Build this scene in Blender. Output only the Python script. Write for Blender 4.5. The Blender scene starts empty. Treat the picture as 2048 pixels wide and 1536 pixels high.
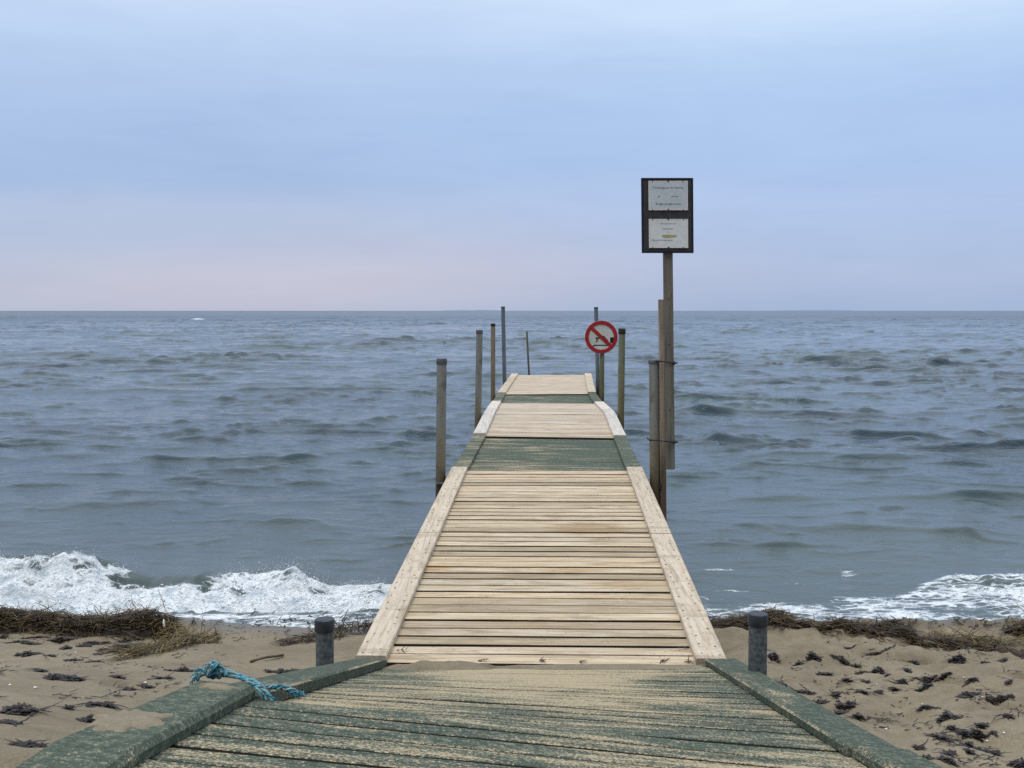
import bpy, math, random
import numpy as np
from mathutils import Vector

random.seed(7)
rng = np.random.default_rng(11)
SC = bpy.context.scene
COL = SC.collection
R = math.radians

# ------------------------------------------------------------------ camera
F = 2000.0                      # focal length in photo pixels (2048 wide)
CAMZ = 2.2
TH = math.atan(147.0 / F)       # downward pitch
cam = bpy.data.cameras.new("camera")
cam.sensor_width = 36.0
cam.lens = F / 2048.0 * 36.0
cam.clip_start = 0.05
cam.clip_end = 30000.0
camo = bpy.data.objects.new("camera", cam)
camo.location = (0, 0, CAMZ)
camo.rotation_euler = (R(90) - TH, 0, 0)
COL.objects.link(camo)
SC.camera = camo

# ------------------------------------------------------------------ colour management, sky, sun
SC.view_settings.view_transform = 'Standard'
SC.view_settings.look = 'None'
SC.view_settings.exposure = 0.0
SC.view_settings.gamma = 1.0
SC.cycles.use_denoising = False
SC.cycles.max_bounces = 6


def lin(r, g, b):
    def f(c):
        c /= 255.0
        return c / 12.92 if c <= 0.04045 else ((c + 0.055) / 1.055) ** 2.4
    return (f(r), f(g), f(b), 1.0)


SUN_EL, SUN_AZ = R(66), R(-150)      # azimuth measured from +y towards +x
world = bpy.data.worlds.new("World")
SC.world = world
world.use_nodes = True
wt = world.node_tree
wt.nodes.clear()


class NB:
    """tiny node builder"""
    def __init__(self, tree):
        self.t = tree

    def n(self, typ, **kw):
        nd = self.t.nodes.new(typ)
        for k, v in kw.items():
            setattr(nd, k, v)
        return nd

    def link(self, a, b):
        self.t.links.new(a, b)

    def val(self, sock, v):
        if hasattr(v, 'links') or isinstance(v, bpy.types.NodeSocket):
            self.t.links.new(v, sock)
        else:
            sock.default_value = v

    def math(self, op, a, b=0.0, c=None, clamp=False):
        nd = self.n('ShaderNodeMath', operation=op, use_clamp=clamp)
        self.val(nd.inputs[0], a)
        self.val(nd.inputs[1], b)
        if c is not None:
            self.val(nd.inputs[2], c)
        return nd.outputs[0]

    def rng(self, v, a, b, c=0.0, d=1.0, smooth=True):
        nd = self.n('ShaderNodeMapRange')
        nd.interpolation_type = 'SMOOTHSTEP' if smooth else 'LINEAR'
        self.val(nd.inputs['Value'], v)
        for k, x in (('From Min', a), ('From Max', b), ('To Min', c), ('To Max', d)):
            self.val(nd.inputs[k], x)
        return nd.outputs['Result']

    def mix(self, fac, a, b, mode='MIX'):
        nd = self.n('ShaderNodeMix', data_type='RGBA', blend_type=mode)
        self.val(nd.inputs[0], fac)
        self.val(nd.inputs[6], a)
        self.val(nd.inputs[7], b)
        return nd.outputs[2]

    def ramp(self, v, stops, interp='LINEAR'):
        nd = self.n('ShaderNodeValToRGB')
        cr = nd.color_ramp
        cr.interpolation = interp
        while len(cr.elements) > 1:
            cr.elements.remove(cr.elements[-1])
        cr.elements[0].position = stops[0][0]
        cr.elements[0].color = stops[0][1]
        for p, c in stops[1:]:
            e = cr.elements.new(p)
            e.color = c
        self.val(nd.inputs[0], v)
        return nd.outputs[0]

    def coords(self, scale=(1, 1, 1), kind='Object', loc=(0, 0, 0), rot=(0, 0, 0)):
        tc = self.n('ShaderNodeTexCoord')
        mp = self.n('ShaderNodeMapping')
        mp.inputs['Scale'].default_value = scale
        mp.inputs['Location'].default_value = loc
        mp.inputs['Rotation'].default_value = rot
        self.link(tc.outputs[kind], mp.inputs[0])
        return mp.outputs[0]

    def noise(self, vec, scale=1.0, detail=4.0, rough=0.55, dist=0.0):
        nd = self.n('ShaderNodeTexNoise')
        self.link(vec, nd.inputs['Vector'])
        nd.inputs['Scale'].default_value = scale
        nd.inputs['Detail'].default_value = detail
        nd.inputs['Roughness'].default_value = rough
        nd.inputs['Distortion'].default_value = dist
        return nd.outputs[0]

    def attr(self, name):
        nd = self.n('ShaderNodeAttribute', attribute_name=name)
        return nd.outputs['Fac']

    def bump(self, h, strength=0.3, dist=0.02):
        nd = self.n('ShaderNodeBump')
        nd.inputs['Strength'].default_value = strength
        nd.inputs['Distance'].default_value = dist
        self.link(h, nd.inputs['Height'])
        return nd.outputs[0]


W = NB(wt)
g = W.n('ShaderNodeTexCoord').outputs['Generated']
sep = W.n('ShaderNodeSeparateXYZ')
W.link(g, sep.inputs[0])
mp = W.n('ShaderNodeMapping')
mp.inputs['Scale'].default_value = (1.6, 1.6, 11.0)
W.link(g, mp.inputs[0])
cl1 = W.noise(mp.outputs[0], 1.3, 5.0, 0.5, 0.4)
mp2 = W.n('ShaderNodeMapping')
mp2.inputs['Scale'].default_value = (2.5, 2.5, 26.0)
mp2.inputs['Location'].default_value = (3.1, 0.4, 1.7)
W.link(g, mp2.inputs[0])
cl2 = W.noise(mp2.outputs[0], 1.4, 5.0, 0.55, 0.6)
z0 = W.math('ADD', sep.outputs[2], W.math('MULTIPLY', W.math('SUBTRACT', cl1, 0.5), 0.035))
z0 = W.math('ADD', z0, W.math('MULTIPLY', W.math('MINIMUM', sep.outputs[0], 0.1), -0.05))
zz = W.math('MULTIPLY', W.math('MAXIMUM', z0, 0.0), 2.0, clamp=True)   # sin(elevation) * 2
top = [(0.8, lin(208, 224, 244)), (1.0, lin(222, 232, 246))]
left = W.ramp(zz, [(0.00, lin(170, 179, 202)), (0.08, lin(178, 185, 207)), (0.17, lin(169, 184, 212)), (0.235, lin(167, 184, 216)),
                   (0.27, lin(152, 178, 217)), (0.37, lin(156, 183, 222)), (0.45, lin(165, 190, 227)), (0.52, lin(176, 200, 233)),
                   (0.62, lin(192, 212, 240))] + top)
right = W.ramp(zz, [(0.00, lin(153, 174, 209)), (0.06, lin(162, 180, 214)), (0.13, lin(160, 182, 219)), (0.20, lin(163, 186, 225)),
                    (0.28, lin(159, 187, 228)), (0.38, lin(161, 190, 231)), (0.46, lin(174, 202, 237)), (0.53, lin(192, 215, 243)),
                    (0.62, lin(201, 222, 246))] + top)
az = W.rng(W.math('ADD', sep.outputs[0], W.math('MULTIPLY', W.math('SUBTRACT', cl1, 0.5), 0.30)), -0.30, 0.30)
skyc = W.mix(az, left, right)
mp3 = W.n('ShaderNodeMapping')
mp3.inputs['Scale'].default_value = (4.0, 4.0, 15.0)
mp3.inputs['Rotation'].default_value = (0.0, 0.07, 0.0)
W.link(g, mp3.inputs[0])
cl3 = W.noise(mp3.outputs[0], 1.6, 6.0, 0.62, 0.8)
skyc = W.mix(1.0, skyc, W.ramp(cl3, [(0.33, (0.965, 0.97, 0.98, 1)), (0.5, (1, 1, 1, 1)), (0.70, (1.03, 1.025, 1.015, 1))]), 'MULTIPLY')
# a faint rosy patch of cloud low over the sea
pa_ = W.math('DIVIDE', W.math('ADD', sep.outputs[0], 0.17), 0.30)
pe_ = W.math('DIVIDE', W.math('SUBTRACT', z0, 0.040), 0.040)
pk = W.math('MULTIPLY', W.math('ADD', W.math('MULTIPLY', pa_, pa_), W.math('MULTIPLY', pe_, pe_)), -1.0)
pk = W.math('MULTIPLY', W.math('EXPONENT', pk, 0.0), W.rng(sep.outputs[1], 0.0, 0.3))
skyc = W.mix(W.math('MULTIPLY', pk, 0.42), skyc, lin(200, 191, 207))
skyc = W.mix(1.0, skyc, W.ramp(cl2, [(0.3, (0.975, 0.98, 0.985, 1)), (0.7, (1.022, 1.02, 1.015, 1))]), 'MULTIPLY')
zen = W.math('MULTIPLY', W.rng(sep.outputs[2], 0.30, 1.0, 1.0, 1.9), W.rng(sep.outputs[1], -0.7, 0.25, 0.42, 1.0))
zc = W.n('ShaderNodeCombineXYZ')
for i in range(3):
    W.link(zen, zc.inputs[i])
skyc = W.mix(1.0, skyc, zc.outputs[0], 'MULTIPLY')
nish = W.n('ShaderNodeTexSky', sky_type='NISHITA')
nish.sun_disc = False
nish.sun_elevation = SUN_EL
nish.sun_rotation = SUN_AZ
bgA = W.n('ShaderNodeBackground')
W.link(nish.outputs[0], bgA.inputs[0])
bgA.inputs[1].default_value = 0.06
bgB = W.n('ShaderNodeBackground')
hs = W.n('ShaderNodeHueSaturation')
hs.inputs['Saturation'].default_value = 0.91
W.link(skyc, hs.inputs['Color'])
W.link(hs.outputs[0], bgB.inputs[0])
bgB.inputs[1].default_value = 1.17
mxs = W.n('ShaderNodeMixShader')
mxs.inputs[0].default_value = 0.90       # overcast cloud layer in front of the clear sky
W.link(bgA.outputs[0], mxs.inputs[1])
W.link(bgB.outputs[0], mxs.inputs[2])
wo = W.n('ShaderNodeOutputWorld')
W.link(mxs.outputs[0], wo.inputs[0])

sl = bpy.data.lights.new("sun", 'SUN')
sl.energy = 1.5
sl.angle = R(35)
sl.color = (1.0, 0.95, 0.86)
suno = bpy.data.objects.new("sun", sl)
sd = Vector((math.sin(SUN_AZ) * math.cos(SUN_EL), math.cos(SUN_AZ) * math.cos(SUN_EL), math.sin(SUN_EL)))
suno.rotation_euler = sd.to_track_quat('Z', 'Y').to_euler()
suno.location = (0, 0, 40)
COL.objects.link(suno)


# ------------------------------------------------------------------ geometry helpers
def P(px, py, d):
    """world point seen at photo pixel (px, py) at distance d along the view axis"""
    u = (768.0 - py) / F * d
    return Vector(((px - 1024.0) / F * d, d * math.cos(TH) + u * math.sin(TH),
                   CAMZ - d * math.sin(TH) + u * math.cos(TH)))


def Py(px, py, Y):
    """world point seen at photo pixel (px, py) on the vertical plane at distance Y"""
    v = (768.0 - py) / F
    return P(px, py, Y / (math.cos(TH) + v * math.sin(TH)))


_perm = np.random.default_rng(5).permutation(256)
_perm = np.concatenate([_perm, _perm, _perm])
_ga = np.random.default_rng(6).uniform(0, 2 * np.pi, 256)


def pnoise(x, y):
    x = np.asarray(x, float)
    y = np.asarray(y, float)
    xi = np.floor(x).astype(int)
    yi = np.floor(y).astype(int)
    xf, yf = x - xi, y - yi
    u = xf * xf * xf * (xf * (xf * 6 - 15) + 10)
    v = yf * yf * yf * (yf * (yf * 6 - 15) + 10)

    def gr(ix, iy, dx, dy):
        h = _perm[(_perm[ix & 255] + (iy & 255))]
        a = _ga[h & 255]
        return np.cos(a) * dx + np.sin(a) * dy
    n00 = gr(xi, yi, xf, yf)
    n10 = gr(xi + 1, yi, xf - 1, yf)
    n01 = gr(xi, yi + 1, xf, yf - 1)
    n11 = gr(xi + 1, yi + 1, xf - 1, yf - 1)
    return ((n00 * (1 - u) + n10 * u) * (1 - v) + (n01 * (1 - u) + n11 * u) * v) * 1.5


def fbm(x, y, o=4, gain=0.5):
    s, a, f = 0.0, 1.0, 1.0
    for k in range(o):
        s = s + a * pnoise(x * f + 17.3 * k, y * f + 9.1 * k)
        a *= gain
        f *= 2.03
    return s


def sstep(a, b, v):
    t = np.clip((v - a) / (b - a), 0, 1)
    return t * t * (3 - 2 * t)


class MB:
    def __init__(self):
        self.v, self.f, self.m, self.r = [], [], [], []

    def add(self, vs, fs, mat=0, rnd=None):
        o = len(self.v)
        self.v.extend([tuple(p) for p in vs])
        if rnd is None:
            rnd = random.random()
        for f in fs:
            self.f.append(tuple(i + o for i in f))
            self.m.append(mat)
            self.r.append(rnd)

    def sweep(self, pts, sides, ups, prof, mat=0, rnd=None, cap=True, emat=None):
        """sweep a closed 2-D profile [(s,u)] along pts"""
        n = len(prof)
        vs = []
        for p, s, u in zip(pts, sides, ups):
            for a, b in prof:
                vs.append(p + s * a + u * b)
        fs = []
        for i in range(len(pts) - 1):
            for j in range(n):
                k = (j + 1) % n
                fs.append((i * n + j, i * n + k, (i + 1) * n + k, (i + 1) * n + j))
        if cap:
            fs.append(tuple(range(n))[::-1])
            fs.append(tuple((len(pts) - 1) * n + j for j in range(n)))
        o_ = len(self.m)
        self.add(vs, fs, mat, rnd)
        for j, m_ in (emat or {}).items():
            for i in range(len(pts) - 1):
                self.m[o_ + i * n + j] = m_

    def tube(self, pts, rad, n=12, mat=0, rnd=None, cap=True):
        pts = [Vector(p) for p in pts]
        if not hasattr(rad, '__len__'):
            rad = [rad] * len(pts)
        vs, fs = [], []
        ref = Vector((0.13, 0.97, 0.2))
        for i, p in enumerate(pts):
            a = pts[max(i - 1, 0)]
            b = pts[min(i + 1, len(pts) - 1)]
            t = (b - a)
            t = t.normalized() if t.length > 1e-9 else Vector((0, 0, 1))
            if abs(t.dot(ref)) > 0.97:
                ref = Vector((0.97, 0.1, 0.2))
            s = t.cross(ref).normalized()
            u = s.cross(t)
            for j in range(n):
                an = 2 * math.pi * j / n
                vs.append(p + (s * math.cos(an) + u * math.sin(an)) * rad[i])
        for i in range(len(pts) - 1):
            for j in range(n):
                k = (j + 1) % n
                fs.append((i * n + j, i * n + k, (i + 1) * n + k, (i + 1) * n + j))
        if cap:
            fs.append(tuple(range(n))[::-1])
            fs.append(tuple((len(pts) - 1) * n + j for j in range(n)))
        self.add(vs, fs, mat, rnd)

    def strip(self, pts, wid, up=Vector((0, 0, 1)), mat=0, rnd=None):
        vs, fs = [], []
        for i, p in enumerate(pts):
            a = pts[max(i - 1, 0)]
            b = pts[min(i + 1, len(pts) - 1)]
            t = b - a
            s = t.cross(up)
            s = s.normalized() if s.length > 1e-9 else Vector((1, 0, 0))
            vs += [p - s * wid[i] * 0.5, p + s * wid[i] * 0.5]
        for i in range(len(pts) - 1):
            fs.append((2 * i, 2 * i + 1, 2 * i + 3, 2 * i + 2))
        self.add(vs, fs, mat, rnd)

    def build(self, name, mats, parent=None, smooth=False, auto=None):
        root = parent
        off = Vector((0, 0, 0))
        while root is not None:
            off = off + root.location
            root = root.parent
        me = bpy.data.meshes.new(name)
        me.from_pydata([(x - off.x, y - off.y, z - off.z) for x, y, z in self.v], [], self.f)
        if not isinstance(mats, (list, tuple)):
            mats = [mats]
        for m in mats:
            me.materials.append(m)
        me.polygons.foreach_set('material_index', self.m)
        a = me.attributes.new('rnd', 'FLOAT', 'FACE')
        a.data.foreach_set('value', self.r)
        me.polygons.foreach_set('use_smooth', [bool(smooth)] * len(self.f))
        me.update()
        if auto:
            me.set_sharp_from_angle(angle=R(auto))
        o = bpy.data.objects.new(name, me)
        COL.objects.link(o)
        if parent:
            o.parent = parent
        return o


def tag(o, label=None, cat=None, group=None, kind=None):
    for k, v in (('label', label), ('category', cat), ('group', group), ('kind', kind)):
        if v:
            o[k] = v
    return o


def empty(name, loc, label, cat, group=None):
    o = bpy.data.objects.new(name, None)
    o.location = loc
    o.empty_display_size = 0.2
    COL.objects.link(o)
    return tag(o, label, cat, group)


def gridmesh(name, X, Y, Z, mat, attrs=None, keep=None):
    ny, nx = X.shape
    me = bpy.data.meshes.new(name)
    idx = np.arange(nx * ny).reshape(ny, nx)
    q = np.stack([idx[:-1, :-1], idx[:-1, 1:], idx[1:, 1:], idx[1:, :-1]], -1).reshape(-1, 4)
    me.vertices.add(nx * ny)
    me.vertices.foreach_set('co', np.stack([X, Y, Z], -1).astype(np.float32).ravel())
    me.loops.add(q.size)
    me.loops.foreach_set('vertex_index', q.astype(np.int32).ravel())
    me.polygons.add(len(q))
    me.polygons.foreach_set('loop_start', np.arange(0, q.size, 4, dtype=np.int32))
    me.polygons.foreach_set('use_smooth', np.ones(len(q), bool))
    for k, v in (attrs or {}).items():
        a = me.attributes.new(k, 'FLOAT', 'POINT')
        a.data.foreach_set('value', np.asarray(v, np.float32).ravel())
    me.materials.append(mat)
    me.update(calc_edges=True)
    me.validate()
    o = bpy.data.objects.new(name, me)
    COL.objects.link(o)
    return o


# ------------------------------------------------------------------ materials
def newmat(name):
    m = bpy.data.materials.new(name)
    m.use_nodes = True
    b = NB(m.node_tree)
    p = m.node_tree.nodes['Principled BSDF']
    return m, b, p


def rgb(*c):
    return (c[0], c[1], c[2], 1.0)


def wood(name, dark, mid, light, sc, fine=1.0, tintvar=0.25, stain=None, rough=0.8, dirt=0.35, sandy=0.0, wetfoot=None):
    m, b, p = newmat(name)
    r = b.attr('rnd')
    tc = b.n('ShaderNodeTexCoord')
    off = b.n('ShaderNodeCombineXYZ')
    b.link(b.math('MULTIPLY', r, 37.0), off.inputs[0])
    b.link(b.math('MULTIPLY', r, 91.0), off.inputs[1])
    b.link(b.math('MULTIPLY', r, 53.0), off.inputs[2])
    ad = b.n('ShaderNodeVectorMath', operation='ADD')
    b.link(tc.outputs['Object'], ad.inputs[0])
    b.link(off.outputs[0], ad.inputs[1])
    mpn = b.n('ShaderNodeMapping')
    mpn.inputs['Scale'].default_value = sc
    b.link(ad.outputs[0], mpn.inputs[0])
    gr = b.noise(mpn.outputs[0], 1.0, 6.0, 0.62, 0.5)
    mp3 = b.n('ShaderNodeMapping')
    mp3.inputs['Scale'].default_value = tuple(s * 3.1 for s in sc)
    b.link(ad.outputs[0], mp3.inputs[0])
    gr2 = b.noise(mp3.outputs[0], 1.0, 3.0, 0.6, 0.2)
    c = b.ramp(gr, [(0.28, dark), (0.5, mid), (0.72, light)])
    c = b.mix(b.rng(gr2, 0.56, 0.75, 0.0, 0.55), c, dark)
    # per board tone
    tone = b.ramp(r, [(0.0, rgb(1 - tintvar, 1 - tintvar * 1.05, 1 - tintvar * 1.2)), (0.3, rgb(0.88, 0.90, 0.93)), (0.5, rgb(1, 1, 1)),
                      (0.8, rgb(1.0, 0.96, 0.88)), (1.0, rgb(1 + tintvar * .35, 1 + tintvar * .35, 1 + tintvar * .4))])
    c = b.mix(1.0, c, tone, 'MULTIPLY')
    vk = b.n('ShaderNodeTexVoronoi')
    mk = b.n('ShaderNodeMapping')
    mk.inputs['Scale'].default_value = tuple(2.2 if x < 5 else 7.0 for x in sc)
    b.link(ad.outputs[0], mk.inputs[0])
    b.link(mk.outputs[0], vk.inputs['Vector'])
    vk.inputs['Scale'].default_value = 1.0
    sk_ = b.n('ShaderNodeSeparateColor')
    b.link(vk.outputs['Color'], sk_.inputs[0])
    kn = b.math('MULTIPLY', b.rng(vk.outputs['Distance'], 0.13, 0.05), b.math('GREATER_THAN', sk_.outputs[0], 0.62))
    c = b.mix(b.math('MULTIPLY', kn, 0.7), c, rgb(0.11, 0.065, 0.035))
    # dirt speckle
    ob = b.coords((1, 1, 1))
    d1 = b.noise(ob, 55.0, 3.0, 0.7)
    d2 = b.noise(ob, 3.0, 4.0, 0.6)
    dm = b.math('MULTIPLY', b.rng(d1, 0.58, 0.7), b.rng(d2, 0.4, 0.65))
    c = b.mix(b.math('MULTIPLY', dm, dirt), c, rgb(0.09, 0.06, 0.035))
    d3 = b.noise(b.coords((1.0, 3.5, 1.0)), 2.4, 5.0, 0.68, 0.6)
    c = b.mix(b.math('MULTIPLY', b.rng(d3, 0.50, 0.70), dirt * 0.75), c, rgb(0.24, 0.18, 0.11))
    if sandy:
        s1 = b.noise(b.coords((2.2, 7, 5)), 1.0, 6.0, 0.65)
        c = b.mix(b.math('MULTIPLY', b.rng(s1, 0.47, 0.62), sandy), c, rgb(0.40, 0.31, 0.19))
    for (cx, cy, sx, sy, amt, sc_) in (stain or []):
        sp = b.n('ShaderNodeSeparateXYZ')
        b.link(tc.outputs['Object'], sp.inputs[0])
        dx = b.math('DIVIDE', b.math('SUBTRACT', sp.outputs[0], cx), sx)
        dy = b.math('DIVIDE', b.math('SUBTRACT', sp.outputs[1], cy), sy)
        rr = b.math('ADD', b.math('MULTIPLY', dx, dx), b.math('MULTIPLY', dy, dy))
        rr = b.math('ADD', rr, b.math('MULTIPLY', b.math('SUBTRACT', gr, 0.5), 1.6))
        c = b.mix(b.rng(rr, 1.3, 0.25, 0.0, amt), c, sc_)
    if wetfoot:     # soaked, weed-stained foot of a timber standing in the sea
        gp_ = b.n('ShaderNodeNewGeometry')
        sz_ = b.n('ShaderNodeSeparateXYZ')
        b.link(gp_.outputs['Position'], sz_.inputs[0])
        zf = b.math('ADD', sz_.outputs[2], b.math('MULTIPLY', b.math('SUBTRACT', gr, 0.5), 0.6))
        c = b.mix(b.rng(zf, wetfoot, wetfoot - 0.35, 0.0, 0.85), c, rgb(0.075, 0.045, 0.024))
    b.link(c, p.inputs['Base Color'])
    p.inputs['Roughness'].default_value = rough
    p.inputs['Specular IOR Level'].default_value = 0.25
    b.link(b.bump(gr, 0.35, 0.004), p.inputs['Normal'])
    return m


def plain(name, c, rough=0.6, var=0.25, scale=30.0, bump=0.15, spec=0.3, alt=None):
    m, b, p = newmat(name)
    ob = b.coords((1, 1, 1))
    n1 = b.noise(ob, scale, 5.0, 0.65)
    lo = tuple(x * (1 - var) for x in c) + (1.0,)
    hi = alt + (1.0,) if alt else tuple(min(1, x * (1 + var)) for x in c) + (1.0,)
    b.link(b.ramp(n1, [(0.3, lo), (0.7, hi)]), p.inputs['Base Color'])
    p.inputs['Roughness'].default_value = rough
    p.inputs['Specular IOR Level'].default_value = spec
    b.link(b.bump(n1, bump, 0.003), p.inputs['Normal'])
    return m


def greenpaint(name, sand_amt, thr, sc=(1.4, 11, 8), speck=0.5, offs=(0, 0, 0), drifted=0.0):
    m, b, p = newmat(name)
    r = b.attr('rnd')
    ob = b.coords((1, 1, 1), loc=offs)
    st = b.noise(b.coords(sc, loc=offs), 1.0, 6.0, 0.62, 0.3)
    big = b.noise(ob, 1.1, 3.0, 0.5)
    fine = b.noise(ob, 130.0, 2.0, 0.8)
    fin2 = b.noise(ob, 38.0, 3.0, 0.75)
    g1 = b.ramp(fin2, [(0.3, rgb(0.034, 0.050, 0.037)), (0.55, rgb(0.060, 0.082, 0.061)), (0.75, rgb(0.110, 0.134, 0.102))])
    g1 = b.mix(1.0, g1, b.ramp(r, [(0, rgb(0.82, 0.85, 0.88)), (1, rgb(1.15, 1.12, 1.08))]), 'MULTIPLY')
    sandc = b.ramp(fine, [(0.25, rgb(0.25, 0.195, 0.11)), (0.55, rgb(0.42, 0.34, 0.215)), (0.8, rgb(0.58, 0.50, 0.36))])
    f = b.math('ADD', st, b.math('MULTIPLY', b.math('SUBTRACT', big, 0.5), 0.75))
    f = b.math('ADD', f, b.math('MULTIPLY', b.math('SUBTRACT', fine, 0.5), 0.9))
    if drifted:      # sand blown in thicker along the middle of the far half
        sp_ = b.n('ShaderNodeSeparateXYZ')
        b.link(b.coords((1, 1, 1)), sp_.inputs[0])
        mid_ = b.math('ABSOLUTE', b.math('SUBTRACT', sp_.outputs[0], -0.02))
        g_ = b.math('MULTIPLY', b.rng(sp_.outputs[1], -0.3, 1.9), b.rng(mid_, 0.85, 0.15))
        f = b.math('ADD', f, b.math('MULTIPLY', g_, drifted))
    f = b.rng(f, thr - 0.04, thr + 0.17, 0.0, sand_amt)
    # single grains scattered everywhere
    f2 = b.rng(b.math('ADD', fine, b.math('MULTIPLY', b.math('SUBTRACT', fin2, 0.5), 0.5)), 0.55, 0.68, 0.0, speck)
    c = b.mix(b.math('MAXIMUM', f, f2), g1, sandc)
    b.link(c, p.inputs['Base Color'])
    p.inputs['Roughness'].default_value = 0.8
    p.inputs['Specular IOR Level'].default_value = 0.2
    b.link(b.bump(b.math('ADD', fine, b.math('MULTIPLY', f, 0.8)), 0.4, 0.004), p.inputs['Normal'])
    return m


M = {}
GX = (3.0, 45, 45)      # grain along x
GY = (45, 3.0, 45)
GZ = (40, 40, 2.0)
M['plank'] = wood('pale_planks', rgb(0.27, 0.195, 0.12), rgb(0.52, 0.42, 0.295), rgb(0.68, 0.58, 0.45), GX, tintvar=0.36, dirt=0.95, sandy=0.35,
                  stain=[(0.42, 2.55, 0.34, 0.17, 0.60, rgb(0.27, 0.17, 0.08)), (-0.66, 1.55, 0.16, 0.05, 0.6, rgb(0.38, 0.19, 0.05)),
                         (0.25, 1.52, 0.3, 0.04, 0.4, rgb(0.36, 0.20, 0.07)), (0.62, 1.25, 0.4, 0.06, 0.35, rgb(0.40, 0.24, 0.09)),
                         (-0.05, 0.55, 1.2, 0.05, 0.45, rgb(0.25, 0.17, 0.09))])
M['rail'] = wood('pale_rail', rgb(0.36, 0.28, 0.19), rgb(0.58, 0.48, 0.36), rgb(0.68, 0.59, 0.47), GY, tintvar=0.16, dirt=0.7)
M['plank_pink'] = wood('pinkish_planks', rgb(0.28, 0.21, 0.15), rgb(0.53, 0.44, 0.345), rgb(0.68, 0.59, 0.49), GX, tintvar=0.24, dirt=0.7, sandy=0.3)
M['rail_grey'] = wood('bleached_rail', rgb(0.42, 0.37, 0.31), rgb(0.60, 0.54, 0.47), rgb(0.70, 0.65, 0.59), GY, tintvar=0.1, dirt=0.3)
M['ramp_green'] = greenpaint('sandy_green_boards', 0.95, 0.49, (3.0, 19, 8), speck=0.75, drifted=0.22)
M['kerb_green'] = greenpaint('green_kerb_paint', 0.9, 0.70, (11, 2.5, 8), 0.4)
M['kerb_worn'] = greenpaint('worn_green_kerb', 0.9, 0.60, (9, 3.0, 8), 0.35, (4, 2, 1))
M['kerb_edge'] = greenpaint('worn_kerb_edge', 0.95, 0.44, (9, 5.0, 8), 0.3, (2, 5, 1))
M['strip_green'] = greenpaint('green_strip_paint', 0.9, 0.54, (2.2, 16, 9), 0.25, (7, 3, 2))
M['bearer'] = wood('dark_bearer', rgb(0.05, 0.04, 0.03), rgb(0.10, 0.08, 0.06), rgb(0.16, 0.13, 0.1), GY)
M['groove'] = plain('gap_shade_sides', (0.030, 0.026, 0.020), 0.8, 0.4, 20)  # shade in the gaps, painted as near-black side faces of the boards
M['post_wood'] = wood('weathered_post', rgb(0.075, 0.070, 0.058), rgb(0.150, 0.142, 0.122), rgb(0.23, 0.22, 0.195), GZ, tintvar=0.1, dirt=0.6)
M['batten'] = wood('pale_batten', rgb(0.22, 0.18, 0.14), rgb(0.38, 0.32, 0.27), rgb(0.50, 0.44, 0.39), GZ, tintvar=0.1,
                   dirt=0.4, wetfoot=1.0)


def pipe(name, top, low, zlo, zhi, streak, rough=0.6):
    m, b, p = newmat(name)
    geo = b.n('ShaderNodeNewGeometry')
    sp = b.n('ShaderNodeSeparateXYZ')
    b.link(geo.outputs['Position'], sp.inputs[0])
    n1 = b.noise(b.coords((30, 30, 2.2)), 1.0, 5.0, 0.6)
    n2 = b.noise(b.coords((1, 1, 1)), 60.0, 3.0, 0.7)
    zz_ = b.math('ADD', sp.outputs[2], b.math('MULTIPLY', b.math('SUBTRACT', n1, 0.5), 0.7))
    c = b.mix(b.rng(zz_, zlo, zhi), low, top)
    c = b.mix(b.rng(n1, 0.48, 0.7, 0.0, 0.7), c, streak)
    c = b.mix(b.rng(n2, 0.55, 0.7, 0.0, 0.35), c, rgb(0.30, 0.29, 0.26))
    n7 = b.noise(b.coords((7, 7, 5)), 1.0, 5.0, 0.65)
    c = b.mix(b.rng(n7, 0.52, 0.66, 0.0, 0.65), c, rgb(0.075, 0.062, 0.036))
    c = b.mix(b.rng(b.math('ADD', sp.outputs[2], b.math('MULTIPLY', n1, 0.5)), 1.12, 0.72, 0.0, 0.85), c, rgb(0.035, 0.027, 0.014))
    b.link(c, p.inputs['Base Color'])
    p.inputs['Roughness'].default_value = rough
    p.inputs['Specular IOR Level'].default_value = 0.35
    b.link(b.bump(n2, 0.2, 0.003), p.inputs['Normal'])
    return m


M['pipe_grey'] = pipe('grey_pipe', rgb(0.20, 0.21, 0.20), rgb(0.17, 0.13, 0.07), 0.6, 1.3, rgb(0.14, 0.12, 0.08))
M['pipe_brown'] = pipe('brown_pipe', rgb(0.25, 0.19, 0.13), rgb(0.17, 0.12, 0.07), 0.6, 1.5, rgb(0.30, 0.20, 0.10))
M['pipe_blue'] = pipe('blue_grey_pipe', rgb(0.12, 0.15, 0.19), rgb(0.08, 0.09, 0.09), 0.6, 1.2, rgb(0.17, 0.18, 0.19))
M['pipe_green'] = pipe('greenish_pipe', rgb(0.15, 0.17, 0.12), rgb(0.13, 0.12, 0.06), 0.8, 1.6, rgb(0.22, 0.17, 0.06))


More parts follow.
